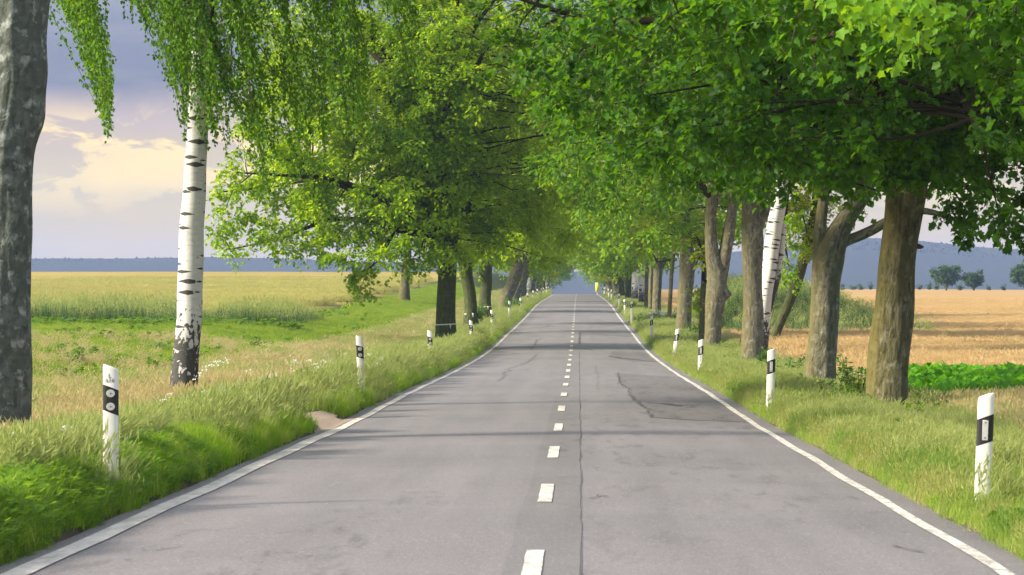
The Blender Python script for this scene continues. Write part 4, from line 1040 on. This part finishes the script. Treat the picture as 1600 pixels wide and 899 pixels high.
for k, (px, py, d, tl) in enumerate(((173, 573, 25.2, 0), (565, 526, 54.5, -2.5), (673.5, 517, 81, -2), (737, 501, 111, -2), (769, 485, 138, -1), (796, 471, 172, 0))):
    LP.append(put_post(-1, px, py, d, tl, f'{OL[k]} white post with two round reflectors on the left verge', GL))
for k, (px, py, d, tl) in enumerate(((1534, 617, 23.9, 2.2), (1203, 546, 48.4, 1.8), (1094, 531, 76.5, 1.5), (1053, 514, 98.5, 7.5), (1018, 494, 127, 0), (987, 471, 173, 0))):
    put_post(1, px, py, d, tl, f'{OL[k]} white post with an upright bar reflector on the right verge', GR)
FAR = ('seventh', 'eighth', 'ninth', 'tenth', 'eleventh', 'twelfth', 'thirteenth', 'fourteenth')
for k, d in enumerate((205, 236, 264, 290, 316, 342, 370, 400)):
    for side in (-1, 1):
        t = PP[side]; c = copy_deep(t); x = side*3.72
        c.location = (x, d+r.normal()*2, float(ground_z(x, d))+.1); c.rotation_euler = (0, math.radians(r.normal()*2), 0)
        tag(c, f'{FAR[k]} white post on the {"left" if side < 0 else "right"} verge, counting from the camera towards the crest', 'post', f'far posts on the {"left" if side < 0 else "right"} verge')
# writing on the nearest left post
def lettering(body, x, z, size, y, parent):
    cu = bpy.data.curves.new('lettering', 'FONT'); cu.body = body; cu.size = size; cu.align_x = 'CENTER'; cu.extrude = 0.0006
    o = bpy.data.objects.new('tmp_text', cu); COL.objects.link(o); bpy.context.view_layer.update()
    me = bpy.data.meshes.new_from_object(o.evaluated_get(bpy.context.evaluated_depsgraph_get())); bpy.data.objects.remove(o)
    q = bpy.data.objects.new('lettering', me); link(q, parent); me.materials.clear(); me.materials.append(LETTER)
    q.rotation_euler = (math.pi/2, 0, 0); q.location = (x, y, z); return q
LETTER = plain('lettering_grey', (0.10, 0.10, 0.11), .6)
lettering('L', -.006, .902, .05, -.0262, LP[0]); lettering('616', -.006, .862, .05, -.0262, LP[0])
# yellow board far down on the right
yb = P(933, 450, 395); zb = float(ground_z(yb[0], yb[1]))
t = empty('road_sign', (yb[0], yb[1], zb), 'tiny narrow yellow board at the far end of the right row', 'sign')
mb = MB(); tube(mb, np.array([[0, .05, -.3, .03], [0, .05, 1, .03], [0, .05, 1.9, .03]]), 8, .5); mb.obj('pole', POST, t, True)
mb = MB(); bx = np.array([[-.22, 0, .55], [.22, 0, .55], [.22, 0, 1.85], [-.22, 0, 1.85], [-.22, .03, .55], [.22, .03, .55], [.22, .03, 1.85], [-.22, .03, 1.85]])
mb.add(bx, [[0, 1, 2, 3], [5, 4, 7, 6], [4, 0, 3, 7], [1, 5, 6, 2], [3, 2, 6, 7], [4, 5, 1, 0]]); mb.obj('board', plain('sign_yellow', (0.80, 0.85, 0.02), .5), t)

# ------------------------------------------------------------------ grass, weeds, crops (stuff)
def blade_mat(name, ca, cb, tr, cc=None, trans=0.4, scale=0.45):
    m, t, o = mat(name)
    g = t.add('ShaderNodeNewGeometry'); oi = t.add('ShaderNodeObjectInfo')
    big = t.noise(g.outputs['Position'], scale, 3)
    f = t.math('ADD', t.math('MULTIPLY', g.outputs['Random Per Island'], 0.55), t.math('SUBTRACT', big, 0.25), True)
    col = t.mix(f, ca, cb)
    trc = t.mix(f, tuple(x*.75 for x in tr), tr)
    if cc:
        k = t.ramp(t.math('ADD', t.noise(t.mapping(g.outputs['Position'], (1, 1, 1), (20, 3, 1)), 0.8, 2), t.math('MULTIPLY', oi.outputs['Random'], .12)), [(0.50, 0.0), (0.66, 1.0)])
        col = t.mix(t.math('MULTIPLY', k, .8), col, cc); trc = t.mix(t.math('MULTIPLY', k, .8), trc, tuple(min(1, x*1.5) for x in cc))
    b = principled(t, None, col, .55, .25)
    tl = t.add('ShaderNodeBsdfTranslucent'); t.l.new(trc, tl.inputs[0])
    mx = t.add('ShaderNodeMixShader', ins={0: trans, 1: b.outputs[0], 2: tl.outputs[0]}); t.l.new(mx.outputs[0], o.inputs[0]); return m
G_GREEN = blade_mat('grass_green', (0.075, 0.17, 0.012), (0.19, 0.34, 0.018), (0.44, 0.70, 0.02), (0.27, 0.35, 0.05))
G_LUSH = blade_mat('grass_lush', (0.045, 0.12, 0.016), (0.12, 0.24, 0.022), (0.28, 0.48, 0.03))
G_PALE = blade_mat('grass_pale_seed', (0.25, 0.32, 0.09), (0.42, 0.45, 0.18), (0.54, 0.62, 0.22))
G_DRY = blade_mat('grass_dry', (0.44, 0.38, 0.19), (0.68, 0.60, 0.35), (0.62, 0.54, 0.29))
G_STRAW = blade_mat('grass_straw', (0.26, 0.29, 0.08), (0.46, 0.46, 0.17), (0.52, 0.54, 0.17), (0.16, 0.29, 0.04))
G_WHEAT = blade_mat('wheat_yellow_green', (0.42, 0.42, 0.16), (0.60, 0.58, 0.23), (0.60, 0.56, 0.20), scale=.06)
G_TAN = blade_mat('barley_tan', (0.52, 0.40, 0.21), (0.72, 0.56, 0.31), (0.66, 0.50, 0.27), scale=.08)
G_REED = blade_mat('reed_dark', (0.03, 0.085, 0.035), (0.075, 0.15, 0.05), (0.13, 0.25, 0.06))
G_BEET = blade_mat('beet_leaf', (0.035, 0.15, 0.012), (0.09, 0.29, 0.012), (0.22, 0.55, 0.015), scale=1.2)
G_FIELD = blade_mat('meadow_yellow_green', (0.13, 0.20, 0.015), (0.27, 0.34, 0.03), (0.44, 0.56, 0.04), (0.10, 0.21, 0.02))

def blades(mb, n, rad, h, w, lean, wind, seed, mi=0, nst=3):
    r = np.random.default_rng(seed)
    a = r.uniform(0, 6.3, n); q = rad*np.sqrt(r.random(n)); B = np.stack([np.cos(a)*q, np.sin(a)*q, np.full(n, -.03)], 1)
    H = r.uniform(h[0], h[1], n); ph = r.uniform(0, 6.3, n)
    bend = np.stack([np.cos(ph), np.sin(ph)], 1)*r.uniform(.1, lean, n)[:, None]+np.array([wind, 0])*r.uniform(.5, 1.3, n)[:, None]
    sd = ph+np.pi/2+r.normal(0, .5, n); S = np.stack([np.cos(sd), np.sin(sd), sd*0], 1)
    T = np.linspace(0, 1, nst+1); rows = []
    for k, t in enumerate(T):
        c = B+np.concatenate([bend*(H*t**1.8)[:, None], (H*t*(1-.22*np.linalg.norm(bend, axis=1)*t))[:, None]], 1)
        ww = w*(1-.75*t)*H**.3
        rows += [c-S*ww[:, None], c+S*ww[:, None]] if k < nst else [c]
    V = np.stack(rows, 1); kk = V.shape[1]
    fq = np.array([[2*j, 2*j+1, 2*j+3, 2*j+2] for j in range(nst-1)]); ft = np.array([[2*nst-2, 2*nst-1, 2*nst]])
    off = (np.arange(n)*kk)[:, None, None]
    mb.add(V.reshape(-1, 3), (fq[None]+off).reshape(-1, 4), None, mi); mb.f.append((ft[None]+off).reshape(-1, 3)+mb.n-n*kk); mb.mi.append(np.full(n, mi))
    return V[:, -1], bend
def seedheads(mb, tips, bend, ln, wd, seed, mi):
    r = np.random.default_rng(seed); n = len(tips)
    d = unit(np.concatenate([bend*1.6+r.normal(0, .25, (n, 2)), np.full((n, 1), .75)], 1)); L = ln*r.uniform(.6, 1.2, n)
    for ang in (0, 1.6):
        S = unit(np.cross(d, np.array([math.cos(ang), math.sin(ang), .1])))*wd
        V = np.stack([tips-d*(L*.15)[:, None], tips+d*(L*.35)[:, None]+S, tips+d*L[:, None], tips+d*(L*.35)[:, None]-S], 1).reshape(-1, 3)
        i = np.arange(n)*4; mb.add(V, np.stack([i, i+1, i+2, i+3], 1), None, mi)
def proto_obj(mb, name, mats):
    return bpy.data.objects.new(name, mb.mesh(name, mats))      # not linked: only the scatter below shows it
def scatter(name, label, category, protos, x, y, scl, seed, dz=0.0, tilt=0.12, zs=1.0):
    r = np.random.default_rng(seed); n = len(x)
    pts = np.stack([x, y, ground_z(x, y)+dz], 1)
    me = bpy.data.meshes.new(name); me.vertices.add(n); me.vertices.foreach_set('co', pts.ravel().astype(np.float32))
    rot = np.stack([r.normal(0, tilt, n), r.normal(0, tilt, n), r.normal(0, .9, n)], 1)
    a = me.attributes.new('rot', 'FLOAT_VECTOR', 'POINT'); a.data.foreach_set('vector', rot.ravel().astype(np.float32))
    sv = np.stack([scl*r.uniform(.85, 1.2, n), scl*r.uniform(.85, 1.2, n), zs*r.uniform(.7, 1.2, n)], 1)
    a = me.attributes.new('scl', 'FLOAT_VECTOR', 'POINT'); a.data.foreach_set('vector', sv.ravel().astype(np.float32))
    o = bpy.data.objects.new(name, me); link(o); tag(o, label, category, None, 'stuff')
    ng = bpy.data.node_groups.new(name+'_scatter', 'GeometryNodeTree')
    ng.interface.new_socket('Geometry', in_out='INPUT', socket_type='NodeSocketGeometry'); ng.interface.new_socket('Geometry', in_out='OUTPUT', socket_type='NodeSocketGeometry')
    N = ng.nodes; Lk = ng.links
    gi = N.new('NodeGroupInput'); go = N.new('NodeGroupOutput'); ip = N.new('GeometryNodeInstanceOnPoints'); jn = N.new('GeometryNodeJoinGeometry')
    for p in protos:
        oi = N.new('GeometryNodeObjectInfo'); oi.inputs['Object'].default_value = p; oi.inputs['As Instance'].default_value = False
        gt = N.new('GeometryNodeGeometryToInstance'); Lk.new(oi.outputs['Geometry'], gt.inputs[0]); Lk.new(gt.outputs[0], jn.inputs[0])
    ip.inputs['Pick Instance'].default_value = True
    ra = N.new('GeometryNodeInputNamedAttribute'); ra.data_type = 'FLOAT_VECTOR'; ra.inputs[0].default_value = 'rot'
    sa = N.new('GeometryNodeInputNamedAttribute'); sa.data_type = 'FLOAT_VECTOR'; sa.inputs[0].default_value = 'scl'
    er = N.new('FunctionNodeEulerToRotation'); Lk.new(ra.outputs[0], er.inputs[0])
    rv = N.new('FunctionNodeRandomValue'); rv.data_type = 'INT'
    for s in rv.inputs:
        if s.type == 'INT' and s.name == 'Min': s.default_value = 0
        if s.type == 'INT' and s.name == 'Max': s.default_value = len(protos)-1
    ro = [s for s in rv.outputs if s.type == 'INT'][0]
    Lk.new(gi.outputs[0], ip.inputs['Points']); Lk.new(jn.outputs[0], ip.inputs['Instance']); Lk.new(ro, ip.inputs['Instance Index'])
    Lk.new(er.outputs[0], ip.inputs['Rotation']); Lk.new(sa.outputs[0], ip.inputs['Scale']); Lk.new(ip.outputs[0], go.inputs[0])
    md = o.modifiers.new('scatter', 'NODES'); md.node_group = ng
    return o

def sample(n, ya, yb, xa, xb, seed, ypow=1.0, margin=140):
    """points spread over a strip, nearer ones denser, those the lens could not see dropped"""
    r = np.random.default_rng(seed)
    u = r.random(n)
    y = (ya**(1-ypow)+u*(yb**(1-ypow)-ya**(1-ypow)))**(1/(1-ypow)) if ypow != 1 else ya*(yb/ya)**u
    x = r.uniform(xa, xb, n)
    px, py, d = proj(np.stack([x, y, ground_z(x, y)], 1))
    k = (px > -margin) & (px < 1600+margin) & (py < 1000)
    return x[k], y[k], r

# prototypes
def mk(kind, seed):
    mb = MB()
    if kind == 'green':
        blades(mb, 46, .14, (.07, .21), .0052, .8, .12, seed); return proto_obj(mb, 'grass_tuft', [G_GREEN])
    if kind == 'lush':
        blades(mb, 44, .13, (.10, .27), .0065, .9, .08, seed)
        r = np.random.default_rng(seed); n = 14; a = r.uniform(0, 6.3, n); p = np.stack([np.cos(a)*.09, np.sin(a)*.09, r.uniform(.03, .2, n)], 1)
        leaves(mb, p, np.stack([np.cos(a), np.sin(a), r.uniform(-.2, .8, n)], 1), np.tile([[0, 0, 1.]], (n, 1))+r.normal(0, .3, (n, 3)), r.uniform(.03, .075, n), OVAL, 0); return proto_obj(mb, 'lush_tuft', [G_LUSH])
    if kind == 'tall':
        blades(mb, 36, .13, (.08, .24), .005, .75, .15, seed, 0)
        tp, bd = blades(mb, 15, .14, (.22, .42), .0028, .35, .28, seed+50, 1); seedheads(mb, tp, bd, .10, .008, seed, 1); return proto_obj(mb, 'tall_grass_tuft', [G_GREEN, G_PALE])
    if kind == 'dry':
        blades(mb, 26, .15, (.10, .26), .005, .8, .3, seed, 0)
        tp, bd = blades(mb, 28, .16, (.25, .5), .0032, .5, .5, seed+50, 0); seedheads(mb, tp, bd, .12, .009, seed, 0); return proto_obj(mb, 'dry_grass_tuft', [G_DRY])
    if kind == 'straw':
        blades(mb, 44, .15, (.05, .15), .0045, .9, .12, seed, 0)
        tp, bd = blades(mb, 12, .15, (.14, .28), .0025, .4, .2, seed+50, 0); seedheads(mb, tp, bd, .07, .006, seed, 0); return proto_obj(mb, 'straw_tuft', [G_STRAW])
    if kind == 'meadow':
        blades(mb, 60, .3, (.12, .36), .010, .7, .15, seed, 0); return proto_obj(mb, 'meadow_tuft', [G_FIELD])
    if kind == 'wheat':
        tp, bd = blades(mb, 60, .5, (.3, .5), .012, .3, .1, seed, 0, 2); seedheads(mb, tp, bd, .12, .018, seed, 0); return proto_obj(mb, 'wheat_clump', [G_WHEAT])
    if kind == 'barley':
        tp, bd = blades(mb, 60, .45, (.14, .30), .009, .4, .1, seed, 0, 2); seedheads(mb, tp, bd, .10, .012, seed, 0); return proto_obj(mb, 'barley_clump', [G_TAN])
    if kind == 'reed':
        blades(mb, 34, .35, (.7, 1.35), .016, .35, .1, seed, 0); tp, bd = blades(mb, 12, .35, (1.0, 1.5), .007, .25, .12, seed+9, 1); seedheads(mb, tp, bd, .22, .028, seed, 1); return proto_obj(mb, 'reed_clump', [G_REED, G_PALE])
    if kind == 'beet':
        r = np.random.default_rng(seed); n = 18; a = np.arange(n)*2.4; el = r.uniform(.25, 1.3, n)
        d = np.stack([np.cos(a), np.sin(a), el], 1); leaves(mb, unit(d)*.07, d, np.stack([-np.cos(a)*.6, -np.sin(a)*.6, np.ones(n)], 1)+r.normal(0, .2, (n, 3)), r.uniform(.2, .36, n), OVAL); return proto_obj(mb, 'beet_plant', [G_BEET])
    if kind == 'weed':
        r = np.random.default_rng(seed)
        for k in range(7):
            a = r.uniform(0, 6.3); q = r.uniform(0, .12); hh = r.uniform(.18, .42); b = np.array([math.cos(a)*q, math.sin(a)*q, 0]); e = b+np.array([math.cos(a)*.1+.05, math.sin(a)*.1, hh])
            ribbons(mb, b[None], e[None], .005, 0); n = 16; u = r.uniform(.1, 1, n)[:, None]; lat = r.normal(size=(n, 3)); lat[:, 2] = abs(lat[:, 2])*.4
            leaves(mb, b*(1-u)+e*u, lat, np.tile([[0, 0, 1.]], (n, 1))+r.normal(0, .4, (n, 3)), r.uniform(.05, .13, n), OVAL)
        return proto_obj(mb, 'weed_plant', [G_LUSH])
    if kind == 'flower':
        r = np.random.default_rng(seed)
        for k in range(3):
            b = r.normal(0, .06, 3)*[1, 1, 0]; e = b+np.array([r.normal()*.06, r.normal()*.06, r.uniform(.35, .55)])
            ribbons(mb, b[None], e[None], .004, 0); n = 14; a = np.arange(n)*2.4; q = .045*np.sqrt(np.arange(n)/n)
            leaves(mb, e+np.stack([np.cos(a)*q, np.sin(a)*q, -q*.5+r.uniform(-.02, .02, n)], 1), np.stack([np.cos(a), np.sin(a), a*0+.2], 1), np.tile([[0, -.8, 1.]], (n, 1))+r.normal(0, .4, (n, 3)), np.full(n, .022), KITE, 1)
        return proto_obj(mb, 'yarrow', [G_GREEN, PETAL])
PT = {k: [mk(k, 500+11*i+7*j) for j in range(3)] for i, k in enumerate(('green', 'lush', 'tall', 'dry', 'straw', 'meadow', 'wheat', 'barley', 'reed', 'beet', 'weed', 'flower'))}

def gravel_out(x, y):    # bare gateway on the left
    return ~((y > 43.5) & (y < 47.8) & (x > -4.4) & (x < -3.2))
def near_scale(y): return 1.0*np.clip((y/40.0), 1, 4)**0.35

def verge():
    acc = {k: ([], [], [], []) for k in PT}
    def put(kind, x, y, s):
        z = np.minimum(s, 1.3) if kind in ('beet', 'reed', 'wheat', 'barley') else np.minimum(s, 1.0)*(1+.45*(x < 0)*(1-sstep(4.0, 4.4, -x))*sstep(3.5, 3.75, -x)*(kind != 'lush')*sstep(16, 34, y))*(1-.35*(x < 0)*sstep(4.3, 4.8, -x)*sstep(80, 105, y))
        for q, v in zip(acc[kind], (x, y, s, z)): q.append(v)
    # left verge
    x, y, r = sample(62000, 16, 420, -9.5, -3.50, 1, 1.25)
    k = gravel_out(x, y) & (x < -3.47-0.14*vnoise(y, y*0, .8)); x, y = x[k], y[k]; u = r.random(len(x)); e = -x
    nn = fbm(x, y, 3.2); nn2 = fbm(x+40, y, 1.3)
    s = near_scale(y)
    lush = (e < 3.75+.9*nn) & (y < 24+16*nn2)
    dryz = sstep(5.0, 6.2, e+1.5*(nn-.5))*sstep(26, 32, y)*(1-sstep(62, 78, y))*(0.35+.65*(nn2 > .42))
    dryz = np.maximum(dryz*(1-.75*sstep(7.2, 8.5, e)), sstep(5.5, 7.5, e)*sstep(60, 80, y)*.22)
    dry = (u < dryz*(.4+.5*((e > 4.6) & (e < 7.4) & (y < 60)))*(nn > .40)) & ~lush
    tall = ~dry & ~lush & (nn2 > .55) & (e > 3.75)
    lu2 = lush & (u < .62)
    straw = ~dry & ~tall & ~lu2 & (y > 55) & (nn > .5) & (e < 4.6)
    grn = ~dry & ~tall & ~lu2 & ~straw
    short = np.where(e < 3.62, .7, 1.12)
    put('dry', x[dry], y[dry], s[dry]); put('tall', x[tall], y[tall], s[tall]*.95*short[tall]); put('lush', x[lu2], y[lu2], s[lu2]*short[lu2]*1.1); put('green', x[grn], y[grn], s[grn]*short[grn]*1.15); put('straw', x[straw], y[straw], s[straw])
    x, y, r = sample(2600, 27, 62, -8.6, -5.0, 23, 1.0); k = (fbm(x, y, 2.6) > .44) & (r.random(len(x)) < .35+.65*np.exp(-np.minimum((x+7.2)**2+(y-38.)**2*.1, (x+6.6)**2+(y-52)**2*.1)/2.)); put('dry', x[k], y[k], 1.0*near_scale(y[k]))
    # right verge
    x, y, r = sample(62000, 16, 420, 3.58, 9.0, 2, 1.25)
    k = (x > 3.55+0.12*vnoise(y, y*0+5, .8)); x, y = x[k], y[k]; u = r.random(len(x)); e = x
    nn = fbm(x+9, y, 3.0); nn2 = fbm(x+60, y, 1.2); s = near_scale(y)
    edge = (e < 4.35+.9*(nn-.3)) & (y > 24)
    straw = edge & (u < .75-.5*(nn2 > .58)) | ((u < .18) & (e > 4.3))
    field = (e > 7.0) & (y > 53.5); straw &= ~field
    dry = ~straw & (e > 6.3+nn) & (u < .6) & ~field & (y > 36)
    tall = ~straw & ~dry & (nn2 > .5) & ~field & (y > 30)
    wd = ~straw & ~dry & ~tall & ~field & (nn > .62) & (u < .3)
    lu = ~straw & ~dry & ~tall & ~field & ~wd & (nn2 < .38) & (y < 60)
    grn = ~straw & ~dry & ~tall & ~lu & ~field & ~wd
    short = np.where(e < 3.68, .65, np.where(e < 4.4, .9, 1.0))
    put('straw', x[straw], y[straw], s[straw]*.95); put('dry', x[dry], y[dry], s[dry]*.7); put('tall', x[tall], y[tall], s[tall]*.82*short[tall]); put('lush', x[lu], y[lu], s[lu]*short[lu]); put('green', x[grn], y[grn], s[grn]*short[grn]); put('weed', x[wd], y[wd], s[wd]*.9)
    x, y, r = sample(9000, 17, 140, 3.53, 3.85, 22, 1.2); k = r.random(len(x)) < .35+.65*(vnoise(x, y, 1.3) > .45); x, y = x[k], y[k]; u = r.random(len(x)); put('straw', x[u < .5], y[u < .5], near_scale(y[u < .5])*.7); put('green', x[u >= .5], y[u >= .5], near_scale(y[u >= .5])*.6)
    # meadow left of the tree row
    x, y, r = sample(30000, 48, 330, -19, -8.3, 3, 1.0)
    nn = fbm(x, y, 4.0); g = (y < 138) | (x > -15.5+2*nn); x, y, nn = x[g], y[g], nn[g]; u = r.random(len(x))
    dm = (u < .05+.25*(nn > .62)) & (y < 100)
    put('meadow', x[~dm], y[~dm], near_scale(y[~dm])*.6); put('dry', x[dm], y[dm], near_scale(y[dm])*.6)
    x, y, r = sample(14000, 60, 140, -36, -15, 4, 1.0); put('meadow', x, y, near_scale(y)*.7)
    x, y, r = sample(220, 62, 165, -30, -9, 14, 1.0); put('weed', x, y, near_scale(y)*1.1)
    # weeds on the mound at the right
    x, y, r = sample(9000, 125, 225, 7.2, 19, 5, 1.0); put('meadow', x, y, near_scale(y)*.55); 
    x, y, r = sample(1600, 135, 215, 8, 17, 6, 1.0); put('reed', x, y, .45+.25*r.random(len(x)))
    # reeds in the ditch across the left field
    x, y, r = sample(3400, 128, 146, -40, -12.5, 7, 1.0); cover = np.interp(x, [-40, -27, -24, -19.5, -18, -16.6, -15.5, -13, -12.5], [.6, .75, 1, 1, .15, .1, .8, .7, 0])
    k = (r.random(len(x)) < cover) & (vnoise(x, y*.5, 2.5) > .22); put('reed', x[k], y[k], (.35+.5*r.random(k.sum()))*(.6+.4*cover[k]))
    x, y, r = sample(700, 122, 130, -36, -12, 8, 1.0); put('weed', x[:260], y[:260], 2.2*r.uniform(.6, 1.2, 260)); put('meadow', x, y, .8*near_scale(y))
    # crops
    x, y, r = sample(52000, 147, 340, -60, -15.5, 9, 1.0); k = x < -15.5-2.5*vnoise(y, y*0, 6.); put('wheat', x[k], y[k], .8+.3*r.random(k.sum()))
    x, y, r = sample(60000, 74.5, 330, 7.3, 60, 10, 1.0); k = ~((y > 142) & (y < 222) & (x < 18+2*vnoise(x, y, 3.))); put('barley', x[k], y[k], .8+.3*r.random(k.sum()))
    # beet rows
    rx, ry = [], []
    r = np.random.default_rng(11)
    for row in np.arange(55, 73.6, .48):
        xx = np.arange(6.9, 17, .23); rx.append(xx+r.normal(0, .05, len(xx))); ry.append(np.full(len(xx), row)+r.normal(0, .06, len(xx)))
    rx = np.concatenate(rx); ry = np.concatenate(ry); k = r.random(len(rx)) < .93; put('beet', rx[k], ry[k], .75+.45*r.random(k.sum()))
    x, y, r = sample(3200, 38, 54, 7.0, 14, 12, 1.0); put('straw', x, y, 1.15*near_scale(y)); 
    x, y, r = sample(1500, 44, 56, 6.5, 14, 15, 1.0); put('dry', x, y, .6*near_scale(y))
    x, y, r = sample(420, 17, 60, -6.5, -3.7, 13, 1.2); k = vnoise(x, y, 1.1) > .78; put('flower', x[k], y[k], np.full(k.sum(), 1.0))
    r = np.random.default_rng(19)
    for (pxs, d, sd) in ((173, 25.2, -1), (565, 54.5, -1), (673.5, 81, -1), (737, 111, -1), (769, 138, -1), (1534, 23.9, 1), (1203, 48.4, 1), (1094, 76.5, 1), (1053, 98.5, 1), (1018, 127, 1)):
        q = P(pxs, 600, d); nn_ = 34 if sd < 0 else 20; x = q[0]+r.normal(0, .22, nn_); y = q[1]-.05-r.uniform(0, .55, nn_); ok = np.abs(x) > 3.5; x, y = x[ok], y[ok]
        for kk, sl_ in (('tall', slice(0, None, 2)), ('green', slice(1, None, 2))):
            xx, yy = x[sl_], y[sl_]; sc_ = near_scale(yy)*.9
            for qq, v in zip(acc[kk], (xx, yy, sc_, np.full(len(xx), (1.7-.35*(d < 30) if sd < 0 else 1.2)*(1 if kk == 'tall' else 1.6)))): qq.append(v)
    info = {'green': ('grass', 'green grass of the roadside verges', 'grass'), 'lush': ('lush_grass', 'dark lush grass and clover along the left road edge', 'grass'), 'tall': ('tall_grass', 'tall seeding grass with pale heads on the verges', 'grass'),
        'dry': ('dry_grass', 'tan dry grass around the birch and trunks', 'grass'), 'straw': ('short_dry_grass', 'short straw-coloured grass beside the right edge line', 'grass'), 'meadow': ('meadow_grass', 'yellow-green meadow grass behind the tree rows', 'grass'),
        'wheat': ('wheat', 'ripening wheat of the left field', 'wheat'), 'barley': ('barley', 'tan ripe barley of the right field', 'barley'), 'reed': ('reeds', 'dark green reeds along the ditch in the left field', 'reeds'),
        'beet': ('beet_leaves', 'bright green beet leaves in a band at right', 'crop'), 'weed': ('weeds', 'leafy green weeds in the verge grass', 'weeds'), 'flower': ('wildflowers', 'small white wildflowers in the left verge', 'flowers')}
    for q, (k, (X, Y, S, Zs)) in enumerate(acc.items()):
        X, Y, S, Zs = map(np.concatenate, (X, Y, S, Zs)); nm, lb, ct = info[k]
        scatter(nm, lb, ct, PT[k], X, Y, S, 900+q, zs=Zs)
verge()

# bare gateway patch and grit on the left road edge
mb = MB(); yy = np.linspace(43.0, 48.2, 14); tt = np.linspace(0, 1, 8)
Xg = -3.30-(0.35+0.85*np.sin((yy-43.0)/5.2*math.pi))[:, None]*tt[None]; Yg = np.repeat(yy[:, None], 8, 1)
Zg = np.maximum(ground_z(Xg, Yg)+.015, road_z(-3.3, Yg)+.006-.06*tt[None])+.025*fbm(Xg*3, Yg*3, 1.)*tt[None]
i, j = np.meshgrid(np.arange(13), np.arange(7), indexing='ij'); a = (i*8+j).ravel()
mb.add(np.stack([Xg, Yg, Zg], -1).reshape(-1, 3), np.stack([a, a+8, a+9, a+1], 1))
m_, t_n, o_n = mat('gravel_bare'); g = t_n.add('ShaderNodeNewGeometry').outputs['Position']; nn = t_n.noise(g, 30, 5, .7)
principled(t_n, o_n, t_n.mix(nn, (0.20, 0.16, 0.13), (0.42, 0.34, 0.29)), .95, .1, nn, .8, .03)
tag(mb.obj('gravel', m_, None, True), 'bare gravel patch at the left road edge', None, None, 'structure')

# ------------------------------------------------------------------ haze
hz = MB(); X0, X1, Y0, Y1, Z0, Z1 = -4300, 4300, -60, 4700, -40, 62
bx = np.array([[X0, Y0, Z0], [X1, Y0, Z0], [X1, Y1, Z0], [X0, Y1, Z0], [X0, Y0, Z1], [X1, Y0, Z1], [X1, Y1, Z1], [X0, Y1, Z1]])
hz.add(bx, [[0, 3, 2, 1], [4, 5, 6, 7], [0, 1, 5, 4], [1, 2, 6, 5], [2, 3, 7, 6], [3, 0, 4, 7]])
mh = bpy.data.materials.new('haze'); mh.use_nodes = True; th_ = NT(mh.node_tree); th_.n.clear()
oh = th_.add('ShaderNodeOutputMaterial'); pv = th_.add('ShaderNodeVolumePrincipled')
pv.inputs['Color'].default_value = (0.42, 0.58, 1.0, 1); pv.inputs['Density'].default_value = 0.00016
th_.l.new(pv.outputs[0], oh.inputs['Volume'])
ho = hz.obj('haze', mh); tag(ho, 'pale blue haze in the air', 'haze', None, 'stuff')
